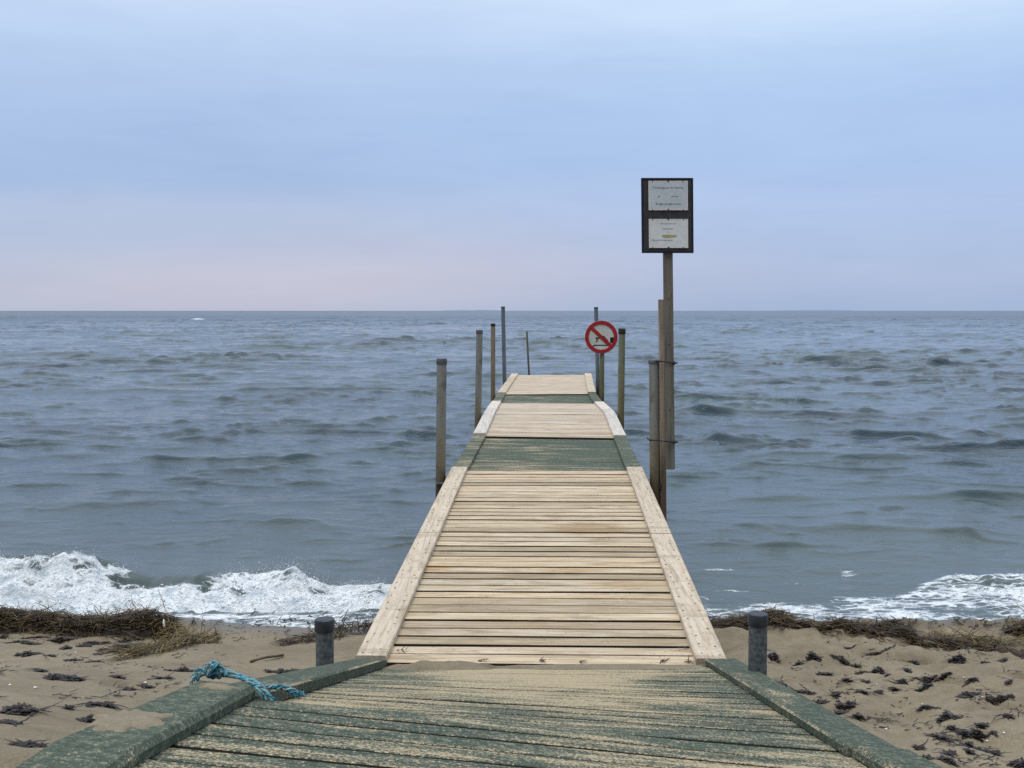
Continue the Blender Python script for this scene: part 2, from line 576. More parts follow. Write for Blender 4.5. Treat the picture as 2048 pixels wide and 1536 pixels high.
M['bollard'] = plain('dark_slate_pipe', (0.045, 0.058, 0.070), 0.55, 0.5, 55, 0.2, 0.4, (0.13, 0.15, 0.165))
M['cap_dark'] = plain('dark_cap', (0.022, 0.027, 0.035), 0.45, 0.4, 30, 0.1, 0.4)
M['cap_grey'] = plain('grey_cap', (0.085, 0.095, 0.11), 0.5, 0.4, 30)
M['cap_brown'] = plain('rusty_cap', (0.035, 0.022, 0.016), 0.7, 0.5, 40)
M['nail'] = plain('nail_heads', (0.06, 0.045, 0.035), 0.6, 0.4)
M['metal_dark'] = plain('dark_clamp', (0.03, 0.03, 0.035), 0.5, 0.4, 50)
M['board_dark'] = plain('dark_sign_board', (0.034, 0.037, 0.044), 0.7, 0.35, 18, 0.1)
M['board_edge'] = plain('blackish_frame_edge', (0.012, 0.012, 0.022), 0.6, 0.3)
M['sheet'] = plain('faded_notice_sheet', (0.50, 0.55, 0.60), 0.4, 0.10, 14, 0.02, 0.4)
M['sheet_pale'] = plain('pale_notice_sheet', (0.64, 0.67, 0.69), 0.4, 0.10, 10, 0.02, 0.4)
M['sheet_rim'] = plain('sheet_edge', (0.68, 0.65, 0.60), 0.6, 0.15)
M['ink'] = plain('faded_ink', (0.045, 0.065, 0.11), 0.6, 0.2)
M['ink_faint'] = plain('pale_ink', (0.13, 0.16, 0.22), 0.6, 0.2)
M['yellow_stain'] = plain('yellow_faded_print', (0.38, 0.34, 0.16), 0.6, 0.2)
M['red'] = plain('sign_red', (0.36, 0.018, 0.022), 0.4, 0.2, 12, 0.03, 0.4)
M['sign_white'] = plain('sign_white', (0.56, 0.57, 0.52), 0.45, 0.18, 9, 0.03, 0.4)
M['sign_black'] = plain('sign_black', (0.012, 0.013, 0.022), 0.5, 0.2)
M['rope_teal'] = plain('teal_rope', (0.04, 0.20, 0.24), 0.8, 0.5, 70, 0.4, 0.2, (0.24, 0.52, 0.56))
M['rope_blue'] = plain('blue_rope', (0.012, 0.07, 0.20), 0.7, 0.5, 90, 0.4, 0.2, (0.05, 0.32, 0.44))
M['rope_fleck'] = plain('flecked_rope', (0.36, 0.10, 0.05), 0.7, 0.3, 55, 0.4, 0.2, (0.20, 0.50, 0.54))
M['feather'] = plain('white_shell', (0.75, 0.75, 0.72), 0.5, 0.1)


def weedmat(name, stops):
    m, b, p = newmat(name)
    r = b.attr('rnd')
    n1 = b.noise(b.coords((1, 1, 1)), 25.0, 3.0, 0.6)
    f = b.math('ADD', b.math('MULTIPLY', r, 0.75), b.math('MULTIPLY', n1, 0.35))
    b.link(b.ramp(f, stops), p.inputs['Base Color'])
    p.inputs['Roughness'].default_value = 0.55
    p.inputs['Specular IOR Level'].default_value = 0.3
    return m


M['weed_brown'] = weedmat('brown_eelgrass', [(0.1, rgb(0.010, 0.007, 0.003)), (0.5, rgb(0.030, 0.018, 0.006)), (0.8, rgb(0.070, 0.042, 0.012)),
                                             (1.0, rgb(0.19, 0.13, 0.05))])
M['weed_gold'] = weedmat('golden_eelgrass', [(0.1, rgb(0.018, 0.013, 0.005)), (0.4, rgb(0.065, 0.045, 0.012)), (0.7, rgb(0.135, 0.092, 0.024)),
                                             (1.0, rgb(0.24, 0.17, 0.06))])
M['weed_dark'] = weedmat('dark_bladderwrack', [(0.1, rgb(0.006, 0.004, 0.005)), (0.55, rgb(0.016, 0.011, 0.010)), (0.85, rgb(0.042, 0.028, 0.018)),
                                               (1.0, rgb(0.08, 0.06, 0.05))])


def sandmat():
    m, b, p = newmat('beach_sand')
    ob = b.coords((1, 1, 1))
    n1 = b.noise(ob, 1.6, 4.0, 0.55)
    n2 = b.noise(ob, 160.0, 2.0, 0.8)
    n3 = b.noise(ob, 22.0, 4.0, 0.7)
    c = b.ramp(n1, [(0.3, rgb(0.172, 0.143, 0.098)), (0.7, rgb(0.250, 0.212, 0.149))])
    c = b.mix(1.0, c, b.ramp(n2, [(0.25, rgb(0.72, 0.70, 0.68)), (0.5, rgb(1, 1, 1)), (0.8, rgb(1.3, 1.27, 1.22))]), 'MULTIPLY')
    c = b.mix(1.0, c, b.ramp(n3, [(0.3, rgb(0.88, 0.87, 0.86)), (0.7, rgb(1.1, 1.1, 1.1))]), 'MULTIPLY')
    # specks of rotted weed
    n4 = b.noise(b.coords((1.0, 1.6, 1)), 32.0, 3.0, 0.7, 1.0)
    n5 = b.noise(ob, 1.9, 3.0, 0.6)
    sp = b.math('MULTIPLY', b.rng(n4, 0.655, 0.71), b.rng(n5, 0.42, 0.58))
    c = b.mix(b.math('MULTIPLY', sp, 0.85), c, rgb(0.035, 0.025, 0.018))
    wet = b.attr('wet')
    n6 = b.noise(b.coords((0.9, 2.2, 1)), 2.2, 4.0, 0.6)
    c = b.mix(b.rng(n6, 0.5, 0.68, 0.0, 0.45), c, rgb(0.13, 0.100, 0.066))
    c = b.mix(b.math('MULTIPLY', wet, 0.75), c, rgb(0.095, 0.074, 0.050))
    b.link(c, p.inputs['Base Color'])
    b.link(b.rng(wet, 0.0, 1.0, 0.9, 0.38), p.inputs['Roughness'])
    p.inputs['Specular IOR Level'].default_value = 0.25
    h = b.math('ADD', b.math('MULTIPLY', n2, 0.5), n3)
    b.link(b.bump(h, 0.45, 0.008), p.inputs['Normal'])
    return m


M['sand'] = sandmat()


def watermat():
    m, b, p = newmat('sea_water')
    nt = m.node_tree
    ob = b.coords((1, 1, 1))
    near = b.attr('near')
    far = b.attr('far')
    foam = b.attr('foam')
    mur = b.noise(b.coords((0.05, 0.12, 1)), 1.0, 3.0, 0.5)
    deep = b.ramp(mur, [(0.35, rgb(0.004, 0.021, 0.038)), (0.65, rgb(0.013, 0.040, 0.045))])
    c = b.mix(near, deep, rgb(0.046, 0.068, 0.066))
    b.link(c, p.inputs['Base Color'])
    p.inputs['IOR'].default_value = 1.333
    b.link(b.rng(far, 0, 1, 0.04, 0.24, False), p.inputs['Roughness'])
    r1 = b.noise(b.coords((2.0, 3.0, 1)), 1.7, 5.0, 0.62, 0.3)
    r2 = b.noise(b.coords((0.50, 0.05, 1)), 1.0, 4.0, 0.6, 0.2)
    hh = b.math('ADD', b.math('MULTIPLY', r1, b.rng(far, 0, 1, 0.050, 0.0, False)), b.math('MULTIPLY', r2, b.rng(far, 0, 1, 0.0, 2.2, False)))
    bn = b.n('ShaderNodeBump')
    bn.inputs['Strength'].default_value = 1.0
    bn.inputs['Distance'].default_value = 0.45
    b.link(hh, bn.inputs['Height'])
    b.link(bn.outputs[0], p.inputs['Normal'])
    # foam: lacy white froth
    f = b.n('ShaderNodeBsdfPrincipled')
    v = b.n('ShaderNodeTexVoronoi', feature='DISTANCE_TO_EDGE')
    dn = b.noise(ob, 7.0, 4.0, 0.6)
    cmb = b.n('ShaderNodeVectorMath', operation='ADD')
    cx = b.n('ShaderNodeCombineXYZ')
    b.link(b.math('MULTIPLY', dn, 0.25), cx.inputs[0])
    b.link(b.math('MULTIPLY', dn, 0.25), cx.inputs[1])
    b.link(b.coords((1.0, 1.9, 1.0)), cmb.inputs[0])
    b.link(cx.outputs[0], cmb.inputs[1])
    b.link(cmb.outputs[0], v.inputs['Vector'])
    v.inputs['Scale'].default_value = 7.0
    lace = b.rng(v.outputs['Distance'], 0.0, 0.22, 1.0, 0.0)
    n1 = b.noise(b.coords((1.0, 2.6, 1.0)), 5.0, 5.0, 0.68, 0.4)
    n2 = b.noise(ob, 45.0, 3.0, 0.7)
    t = b.math('ADD', b.math('MULTIPLY', lace, 0.22), b.math('MULTIPLY', n1, 0.62))
    t = b.math('ADD', t, b.math('MULTIPLY', n2, 0.28))
    msk = b.rng(b.math('ADD', t, foam), 0.96, 1.24)
    msk = b.math('MULTIPLY', msk, b.rng(foam, 0.02, 0.12))
    fc = b.ramp(n2, [(0.3, rgb(0.50, 0.56, 0.59)), (0.5, rgb(0.74, 0.78, 0.81)), (0.72, rgb(0.90, 0.91, 0.92))])
    n8 = b.noise(b.coords((1, 1.5, 1.2)), 5.5, 4.0, 0.6, 0.5)
    fc = b.mix(b.rng(n8, 0.46, 0.66, 0.0, 0.75), fc, rgb(0.36, 0.44, 0.50))
    b.link(fc, f.inputs['Base Color'])
    f.inputs['Roughness'].default_value = 0.6
    f.inputs['Specular IOR Level'].default_value = 0.3
    b.link(b.bump(b.math('ADD', n2, t), 0.6, 0.03), f.inputs['Normal'])
    mx = b.n('ShaderNodeMixShader')
    b.link(msk, mx.inputs[0])
    b.link(p.outputs[0], mx.inputs[1])
    b.link(f.outputs[0], mx.inputs[2])
    b.link(mx.outputs[0], nt.nodes['Material Output'].inputs[0])
    return m


M['water'] = watermat()
mf, bf, pf = newmat('foam_bubbles')
bf.link(bf.ramp(bf.attr('rnd'), [(0, rgb(0.55, 0.60, 0.62)), (0.5, rgb(0.8, 0.82, 0.84)), (1, rgb(0.92, 0.93, 0.94))]), pf.inputs['Base Color'])
pf.inputs['Roughness'].default_value = 0.35
M['foam'] = mf
M['coast'] = plain('distant_land', (0.20, 0.27, 0.38), 1.0, 0.1, 0.002, 0.0, 0.0)  # blue-grey of distance haze is painted into the land colour

# ------------------------------------------------------------------ pier stations (from the photo)
PW = 1.8


def ST(xl, yl, xr, yr, width=PW):
    d = F * width / (xr - xl)
    return P(xl, yl, d), P(xr, yr, d)


S0 = ST(710, 1312, 1455, 1318)
S1 = ST(903.5, 933, 1284.5, 933.5)
S2 = ST(946, 866, 1253, 870.5)
S2b = ST(969, 822, 1230, 823)
S3 = ST(983.4, 801.8, 1207.5, 803)
S4 = ST(994.4, 785, 1192, 784)
S5 = ST(1023, 747, 1182.6, 746.5)
d0, d1, d2, d3 = 4.75, 2.55, 1.74, 1.1
R0 = (P(772, 1335, d0), P(1412, 1331, d0))
R1 = (P(512, 1396, d1), P(1700, 1512, d1))
R2 = (P(268, 1536, d2), P(2020, 1712, d2))
e0 = (R2[0] - R1[0])
e1 = (R2[1] - R1[1])
R3 = (R2[0] + Vector((0, -0.8, 0.10)), R2[1] + Vector((0, -0.8, 0.10)))


class Track:
    """bilinear strip through stations; t metres along, u 0..1 across"""
    def __init__(self, st):
        self.st = st
        mids = [(a + b) / 2 for a, b in st]
        self.s = [0.0]
        for i in range(1, len(mids)):
            self.s.append(self.s[-1] + (mids[i] - mids[i - 1]).length)
        self.len = self.s[-1]

    def seg(self, t):
        i = 0
        while i < len(self.s) - 2 and t > self.s[i + 1]:
            i += 1
        return i, (t - self.s[i]) / (self.s[i + 1] - self.s[i])

    def at(self, t, u):
        i, k = self.seg(t)
        a = self.st[i][0].lerp(self.st[i + 1][0], k) if 0 <= k <= 1 else self.st[i][0] + (self.st[i + 1][0] - self.st[i][0]) * k
        b = self.st[i][1].lerp(self.st[i + 1][1], k) if 0 <= k <= 1 else self.st[i][1] + (self.st[i + 1][1] - self.st[i][1]) * k
        return a + (b - a) * u

    def frame(self, t, u):
        e = 0.02
        f = (self.at(t + e, u) - self.at(t - e, u)).normalized()
        s = (self.at(t, 1) - self.at(t, 0)).normalized()
        n = s.cross(f).normalized()
        return f, s, n


def chamf(w, h, c, z0=0.0):
    """rectangle profile, w wide centred, from z0 to z0+h, top chamfered"""
    a = w / 2
    return [(-a, z0), (a, z0), (a, z0 + h - c), (a - c, z0 + h), (-a + c, z0 + h), (-a, z0 + h - c)]


def boards(tr, t0, t1, pitch, gap, thick, drop, parent, mat, name='deck', jz=0.003, u0=0.02, u1=0.98, wob=0.002, jw=0.0):
    mb = MB()
    t = t0
    while t < t1 - 0.02:
        p = pitch * (1 + random.uniform(-jw, jw))
        if t + p > t1 - 0.03:
            p = t1 - t
        w = p - gap * (random.uniform(0.5, 1.5) if u0 > 0 else random.uniform(0.85, 1.2))
        tc = t + p / 2
        dz = random.uniform(-jz, jz)
        pts, sd, up = [], [], []
        sk = random.uniform(-wob, wob) * 2
        n = 7
        for k in range(n):
            u = u0 + (u1 - u0) * k / (n - 1)
            tt = tc + sk * (u - 0.5) + random.uniform(-wob, wob) * 0.4
            f, s, nn = tr.frame(tc, u)
            pts.append(tr.at(tt, u) + nn * (-drop + dz + random.uniform(-wob, wob) * 0.4))
            sd.append(f)
            up.append(nn)
        mb.sweep(pts, sd, up, [(a, bb) for a, bb in chamf(w, thick, 0.0018, -thick)][::-1], emat={3: 1, 5: 1} if gap > 0.01 else None)  # side faces take the painted gap shade
        t += p
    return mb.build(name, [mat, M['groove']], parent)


def rail(tr, t0, t1, uc, w, h, z0, parent, mat, name='edge_rail', nails=0, c=0.006, label=None, steps=8, dx=0.0, emat=None, mats=None):
    mb = MB()
    pts, sd, up = [], [], []
    for k in range(steps + 1):
        t = t0 + (t1 - t0) * k / steps
        f, s, n = tr.frame(t, uc)
        pts.append(tr.at(t, uc) + s * dx)
        sd.append(s)
        up.append(n)
    mb.sweep(pts, sd, up, chamf(w, h, c, z0), emat=emat)
    if nails:
        t = t0 + 0.06
        while t < t1 - 0.03:
            for o in (-0.28, 0.26):
                if random.random() < 0.86:
                    tt = t + random.uniform(-.025, .025)
                    f, s, n = tr.frame(tt, uc)
                    q = tr.at(tt, uc) + s * (dx + w * (o + random.uniform(-.06, .06))) + n * (z0 + h + 0.0012)
                    r = nails * random.uniform(0.75, 1.2)
                    mb.add([q + (f * math.sin(a) + s * math.cos(a)) * r for a in [i * math.pi / 3 for i in range(6)]] + [q + n * 0.002],
                           [(i, (i + 1) % 6, 6) for i in range(6)], 1)
            t += 0.121
    o = mb.build(name, mats or [mat, M['nail']], parent)
    if label:
        o['label'] = label
    return o


RW = 0.15
UC = RW / 2 / PW
RH = 0.036


def section(name, stations, label, cat, deckm, railm, pitch, gap, splits=(), drop=RH, nails=0.006, jz=0.003, group=None, extra_drop=0.0, jw=0.03, wob=0.002, railsm=None):
    tr = Track(stations)
    c = (stations[0][0] + stations[0][1]) / 2
    root = empty(name, (c.x, c.y, c.z - 0.2), label, cat, group)
    g = 0.006
    boards(tr, g, tr.len - g, pitch, gap, 0.035, drop + extra_drop, root, deckm, 'deck', jz, 0.02, 0.98, wob, jw)
    cuts = [g] + [x * tr.len for x in splits] + [tr.len - g]
    for uc in (UC, 1 - UC):
        for a, b2 in zip(cuts[:-1], cuts[1:]):
            rail(tr, a + 0.003, b2 - 0.003, uc, RW * random.uniform(.985, 1.015), RH, -RH - extra_drop + random.uniform(-.002, .002), root, railm, 'edge_rail', nails)
    for uc in (0.1, 0.5, 0.9):
        rail(tr, 0.03, tr.len - 0.03, uc, 0.07, 0.14, -drop - extra_drop - 0.035 - 0.141, root, M['bearer'], 'bearer')
    return root, tr


secA, trA = section('pier_section', [S0, S1], 'longest pale plank pier section, starting on the sand, brown stain on its boards', 'pier',
                    M['plank'], M['rail'], 0.121, 0.020, (0.49,), group='walkway sections of the pier')
secB, trB = section('pier_section', [S2, S2b, S3], 'pinkish pale plank pier section lying between the two green strips', 'pier',
                    M['plank_pink'], M['rail_grey'], 0.125, 0.014, (0.58,), nails=0.0, jz=0.001, group='walkway sections of the pier')
secC, trC = section('pier_section', [S4, S5], 'outermost pale plank section at the seaward end of the pier', 'pier',
                    M['plank_pink'], M['rail'], 0.125, 0.012, (0.84,), nails=0.0, jz=0.001, group='walkway sections of the pier')
secG, trG = section('pier_section', [S1, S2], 'broad dark green painted strip across the pier, nearer of the two green strips', 'pier',
                    M['strip_green'], M['strip_green'], 0.12, 0.004, (), nails=0.0, jz=0.001, extra_drop=0.022, group='walkway sections of the pier', jw=0.0, wob=0.0)
secH, trH = section('pier_section', [S3, S4], 'narrow dark green painted strip near the far end of the pier', 'pier',
                    M['strip_green'], M['strip_green'], 0.12, 0.004, (), nails=0.0, jz=0.001, extra_drop=0.02, group='walkway sections of the pier', jw=0.0, wob=0.0)

# ------------------------------------------------------------------ green ramp in the foreground
trR = Track([R3, R2, R1])
R1p = (R1[0] + Vector((0, 0, -0.032)), R1[1] + Vector((0, 0, -0.010)))
trF = Track([R1p, R0])
cR = (R1[0] + R1[1]) / 2
ramp = empty('boarding_ramp', (cR.x, cR.y, cR.z - 0.2), 'green painted plank ramp strewn with sand in the foreground, leading down to the pale pier', 'ramp')
boards(trR, 0.0, trR.len, 0.124, 0.020, 0.045, 0.0, ramp, M['ramp_green'], 'deck', 0.0012, -0.02, 1.02, 0.003, 0.05)
boards(trF, -0.018, trF.len + 0.04, 0.124, 0.020, 0.045, 0.0, ramp, M['ramp_green'], 'deck', 0.0012, -0.02, 1.02, 0.003, 0.05)
tj = trR.len
KW = 0.15
for side, uc, sg in (('l', 0.0, -1), ('r', 1.0, 1)):
    km = M['kerb_green'] if sg < 0 else M['kerb_worn']
    rail(trF, -0.04 if sg < 0 else 0.02, trF.len + 0.02, uc, KW, 0.038 if sg < 0 else 0.026, 0.003, ramp, km, 'kerb', 0.0, 0.006, dx=sg * KW / 2,
         label='kerb board running down to the pale pier' if sg < 0 else 'worn kerb board with scraped paint', emat={2: 1, 4: 1}, mats=[km, M['kerb_edge']])
    rail(trR, 0.0, tj - 0.02, uc, KW * 1.03, 0.030, 0.003, ramp, M['kerb_green'], 'kerb', 0.0, 0.012, dx=sg * (KW / 2 + 0.001),
         label='near kerb board with rounded edge and sand on top' if sg < 0 else 'near kerb board at the bottom edge')
for uc in (0.08, 0.5, 0.92):
    rail(trR, 0.05, trR.len, uc, 0.07, 0.1, -0.15, ramp, M['bearer'], 'bearer')
    rail(trF, 0.02, trF.len, uc, 0.07, 0.1, -0.15, ramp, M['bearer'], 'bearer')


# ------------------------------------------------------------------ beach
def sand_base(x, y):
    yy = [-30, -4, 0, 1.0, 1.72, 2.5, 4.0, 4.75, 5.3, 6.0, 6.45, 6.75, 6.86, 7.5, 9.0, 14, 30]
    zv = [2.2, 1.5, 1.42, 1.36, 1.25, 1.06, 0.655, 0.43, 0.31, 0.175, 0.085, 0.015, -0.005, -0.13, -0.4, -1.0, -2]
    z = np.interp(y, yy, zv)
    tl = -0.095 * np.clip(x, -1.6, 1.6) * sstep(5.2, 2.2, y)
    return z + tl


def sand_h(x, y):
    x = np.asarray(x, float)
    y = np.asarray(y, float)
    z = sand_base(x, y)
    dry = sstep(6.9, 6.2, y)
    z = z + 0.035 * fbm(x * 0.8, y * 0.8, 3) * dry + 0.010 * fbm(x * 2.1 + 40, y * 4.2, 3) * dry
    rt = sstep(0.8, 1.6, x)
    z = z + (0.010 + 0.042 * rt) * fbm(x * 3.0 + 5, y * 3.6, 3) * dry
    z = z + (0.004 + 0.007 * rt) * fbm(x * 9, y * 11, 3, 0.6) * dry
    z = z - 0.018 * dry * sstep(0.45, 0.62, pnoise(x * 2.6 + 71, y * 3.1 + 17))
    # ripples of footprints on the right
    z = z - 0.045 * rt * dry * sstep(0.35, 0.7, pnoise(x * 3.7 + 31, y * 2.9 + 7))
    # wavy waterline
    z = z + 0.02 * pnoise(x * 1.3 + 3, 0.5 + 0 * x) * sstep(6.2, 6.7, y)
    z = z + 0.09 * sstep(-1.85, -2.3, x) * np.exp(-((y - 6.55) / 0.38) ** 2) + 0.05 * sstep(1.0, 1.4, x) * np.exp(-((y - 6.5) / 0.35) ** 2)
    # hollow under the ramp
    cx = np.interp(y, [1.0, 1.74, 2.55, 4.75, 5.2], [0.06, 0.07, 0.10, 0.16, 0.16])
    ins = sstep(0.90, 0.74, np.abs(x - cx)) * sstep(5.1, 4.6, y)
    z = z - 0.16 * ins
    return z


xs = np.concatenate([np.arange(-14, -4.2, 0.2), np.arange(-4.2, 4.2, 0.02), np.arange(4.2, 14.1, 0.2)])
ys = np.concatenate([np.arange(-8, 0.8, 0.2), np.arange(0.8, 7.4, 0.02), np.arange(7.4, 14, 0.2)])
X, Y = np.meshgrid(xs, ys)
Z = sand_h(X, Y)
wet = sstep(6.2, 6.5, Y + 0.12 * pnoise(X * 1.1, Y * 0.5))
beach = gridmesh('sand', X, Y, Z, M['sand'], {'wet': wet})
tag(beach, kind='structure')


def ground(px, py):
    """distance along the view axis at which the view ray meets the sand"""
    d = np.linspace(1.5, 9, 1500)
    u = (768.0 - py) / F * d
    x = (px - 1024.0) / F * d
    y = d * math.cos(TH) + u * math.sin(TH)
    z = CAMZ - d * math.sin(TH) + u * math.cos(TH)
    s = sand_h(x, y)
    i = np.argmax(z < s)
    q = P(px, py, d[i])
    q.z = float(sand_h(q.x, q.y))
    return q


# ------------------------------------------------------------------ sea
rows = [6.3]
while rows[-1] < 9500:
    y = rows[-1]
    st = max(0.02, 0.0033 * y) if y < 420 else 0.02 * y
    rows.append(y + st)
rows = np.array(rows)
cols = np.linspace(-0.85, 0.85, 800)
cols = np.sign(cols) * (np.abs(cols) ** 1.06)
XR, YR = np.meshgrid(cols, rows)
X = XR * (YR + 1.0)
Y = YR.copy()
spac = np.where(YR < 420, np.maximum(0.02, 0.0033 * YR), 0.02 * YR)
Z = np.zeros_like(X)
DX = np.zeros_like(X)
DY = np.zeros_like(X)
chop = sstep(9.0, 26, Y)
patch = 0.72 + 0.45 * fbm(X * 0.05 + 2, Y * 0.035, 3)
patch = np.clip(patch, 0.25, 1.4)
wr = np.random.default_rng(21)
NW = 64
for i in range(NW):
    lam = 0.30 * (8.0 / 0.30) ** ((i + wr.random()) / NW)
    k = 2 * np.pi / lam
    ang = wr.normal(0.12, 0.55 if lam < 2 else 0.33)
    dx_, dy_ = math.sin(ang), -math.cos(ang)
    ka = 0.022 if lam < 0.9 else (0.010 if lam < 4 else 0.008)
    amp = ka / k
    ph = k * (dx_ * X + dy_ * Y) + wr.random() * 6.283
    w = sstep(2.2, 4.5, lam / spac)
    if lam < 1.4:
        w = w * (0.30 + 0.70 * chop) * patch
    elif lam < 4:
        w = w * (0.30 + 0.70 * chop) * patch
    else:
        w = w * (0.35 + 0.65 * chop)
    w = w * sstep(7.0, 8.6, Y)
    Z += amp * w * np.cos(ph)
    DX -= amp * w * dx_ * np.sin(ph) * 0.9
    DY -= amp * w * dy_ * np.sin(ph) * 0.9
# a few long low crests running in towards the beach
for yc, ht, wd, tilt, x0, x1 in ((11.4, 0.07, 0.30, 0.05, -6, -1.6), (10.6, 0.05, 0.30, -0.05, -4, -1.0), (11.3, 0.06, 0.26, 0.03, 1.8, 8),
                                 (9.9, 0.05, 0.26, -0.06, 1.6, 6.5), (15.5, 0.05, 0.4, 0.07, -9, -2), (18.5, 0.05, 0.5, -0.03, -10, -1),
                                 (15.0, 0.05, 0.4, 0.04, 2.5, 10), (21, 0.05, 0.5, 0.0, 2, 12)):
    yl = yc + tilt * X + 0.35 * pnoise(X * 0.45 + yc, yc + 0 * X) + 0.12 * pnoise(X * 1.7 + yc, 3 + 0 * X)
    env = sstep(x0, x0 + 1.5, X) * sstep(x1, x1 - 1.5, X) * np.clip(0.55 + 0.8 * pnoise(X * 0.7 + 9, yc + 0 * X), 0.1, 1.2)
    q = Y - yl
    Z += ht * env * np.where(q < 0, np.exp(-(q / (wd * 0.55)) ** 2), np.exp(-(q / (wd * 1.3)) ** 2))
# wind chop: irregular linked crests with a steep front facing the beach and a long back
for li, (lam, am_, dirx) in enumerate(((0.28, 0.090, 0.25), (0.42, 0.115, -0.18), (0.66, 0.125, 0.20), (1.0, 0.115, -0.05), (1.6, 0.085, 0.12), (2.5, 0.055, -0.14),
                                       (4.0, 0.034, 0.10), (6.5, 0.020, 0.0), (10.0, 0.014, 0.06))):
    wrp = 0.55 * pnoise(X / (lam * 1.9) + 13 * li, Y / (lam * 1.5) + 5 * li) + 0.9 * pnoise(X / (lam * 5.5) + 3 * li, Y / (lam * 4) + 7 * li) \
        + 0.16 * pnoise(X / (lam * 0.45) + li, Y / (lam * 0.6))
    ps = Y / lam + dirx * X / lam + wrp
    p_ = ps - np.floor(ps)
    prof = np.where(p_ < 0.16, sstep(0, 0.16, p_), np.maximum(1 - (p_ - 0.16) / 0.84, 0) ** 1.9)
    m_ = pnoise(X / (lam * 1.5) + 31 * li, Y / (lam * 0.8) + 11 * li) * 0.9 + 0.55 * pnoise(X / (lam * 9) + li, Y / (lam * 6) + 2 * li)
    m_ = np.clip((m_ - 0.03) * 1.6, 0, 1.3) ** 1.7
    w = sstep(1.2, 2.4, lam / spac) * patch
    if lam > 1.5:
        w = w * (0.25 + 0.75 * chop)
    else:
        w = w * (0.50 + 0.50 * chop)
    w = w * (0.25 + 0.75 * sstep(8.2, 10.0, Y)) * sstep(7.4, 8.4, Y)
    Z += am_ * lam * m_ * w * prof
# breaker on the left
tops = [(-400, 1120), (-150, 1110), (0, 1105), (60, 1103), (150, 1100), (200, 1116), (240, 1136), (290, 1150), (340, 1147), (400, 1138), (430, 1150), (480, 1141),
        (540, 1135), (590, 1131), (612, 1146), (660, 1163), (720, 1170), (780, 1178), (900, 1190), (1300, 1192)]
DB = 7.85
bx = [P(a, b_, DB).x for a, b_ in tops]
bz = [max(0.0, P(a, b_ + 8, DB).z) for a, b_ in tops]
hcr = np.maximum(np.interp(X, bx, bz, left=bz[0], right=0.0), 0.045 * sstep(-0.7, -1.1, X))
yc = P(0, 1110, DB).y + 0.10 * pnoise(X * 0.9 + 4, 2 + 0 * X)
yf = 7.22 + 0.05 * pnoise(X * 1.5, 8 + 0 * X)
t = (yc - Y) / (yc - yf)
front = 1 - sstep(-0.05, 1.0, t) ** 0.85
back = np.exp(-(np.maximum(Y - yc, 0) / 0.55) ** 2)
brk = hcr * np.where(t > 0, np.clip(front, 0, 1), back)
inb = sstep(1.15, 0.95, t) * sstep(-0.22, 0.02, t) * sstep(-0.03, 0.004, hcr) * sstep(-0.75, -0.95, X)
clear = sstep(-3.2, -2.9, X) * sstep(-2.2, -2.5, X) * sstep(0.45, 0.15, t)
clear2 = sstep(-0.1, 0.5, pnoise(X * 4.6 + 8, Y * 6.5)) * sstep(0.9, 0.4, t)
foam = inb * (0.72 + 0.20 * sstep(0.35, 0.8, t) - 0.45 * clear - 0.16 * clear2 + 0.12 * pnoise(X * 6, Y * 8))
rough = fbm(X * 4.5, Y * 7, 3, 0.5) * 0.085 + np.abs(fbm(X * 13 + 3, Y * 15, 2)) * 0.012 - 0.05 * sstep(0.1, 0.5, pnoise(X * 3.3 + 2, Y * 5.5))
Z += brk + foam * rough * (0.35 + 2.2 * np.minimum(hcr, 0.3)) + 0.03 * inb * np.abs(pnoise(X * 5 + 1, 2 + 0 * X)) * sstep(0.5, 0.0, np.abs(t))
# swash in front of it
lft = sstep(0.2, -0.6, X)
swash = lft * sstep(7.36, 7.22, Y) * (0.50 + 0.30 * pnoise(X * 1.2, Y * 9))
foam = np.maximum(foam, np.clip(swash, 0, 0.7))
# right-hand swash
fx = sstep(3.0, 3.9, X)
topy = np.interp(X, [1.3, 2.2, 2.9, 3.3, 3.7, 6, 12], [7.65, 7.45, 7.6, 7.95, 8.1, 8.15, 8.15]) + 0.10 * pnoise(X * 2.1 + 7, 1 + 0 * X)
rg = sstep(0.9, 1.3, X)
band = sstep(0.10, -0.12, Y - topy) * rg
foam = np.maximum(foam, band * (0.50 + 0.06 * sstep(2.9, 3.6, X) + 0.30 * pnoise(X * 1.6 + 2, Y * 4.5)))
Z += 0.045 * fx * np.exp(-((Y - topy + 0.1) / 0.22) ** 2) + 0.02 * band * fbm(X * 6, Y * 9, 2) * fx
# loose flecks of foam drifting outside the surf
fl = sstep(0.42, 0.72, pnoise(X * 2.3 + 11, Y * 5.1)) * sstep(9.6, 8.4, Y) * sstep(0.8, 1.5, X)
foam = np.maximum(foam, 0.48 * fl)
fl2 = sstep(0.55, 0.8, pnoise(X * 2.9 + 3, Y * 6.1)) * sstep(9.2, 8.3, Y) * sstep(-0.5, -1.2, X)
foam = np.maximum(foam, 0.38 * fl2)
# waterline fringe
zs = sand_h(X, np.minimum(Y, 13.0))
dep = Z - zs
fr = np.where(Y < 7.5, np.exp(-((dep - 0.012) / 0.02) ** 2), 0.0)
foam = np.maximum(foam, fr * (0.55 + 0.25 * pnoise(X * 2, 5 + 0 * X)) * (sstep(0.1, -0.5, X) + sstep(1.2, 1.6, X)))
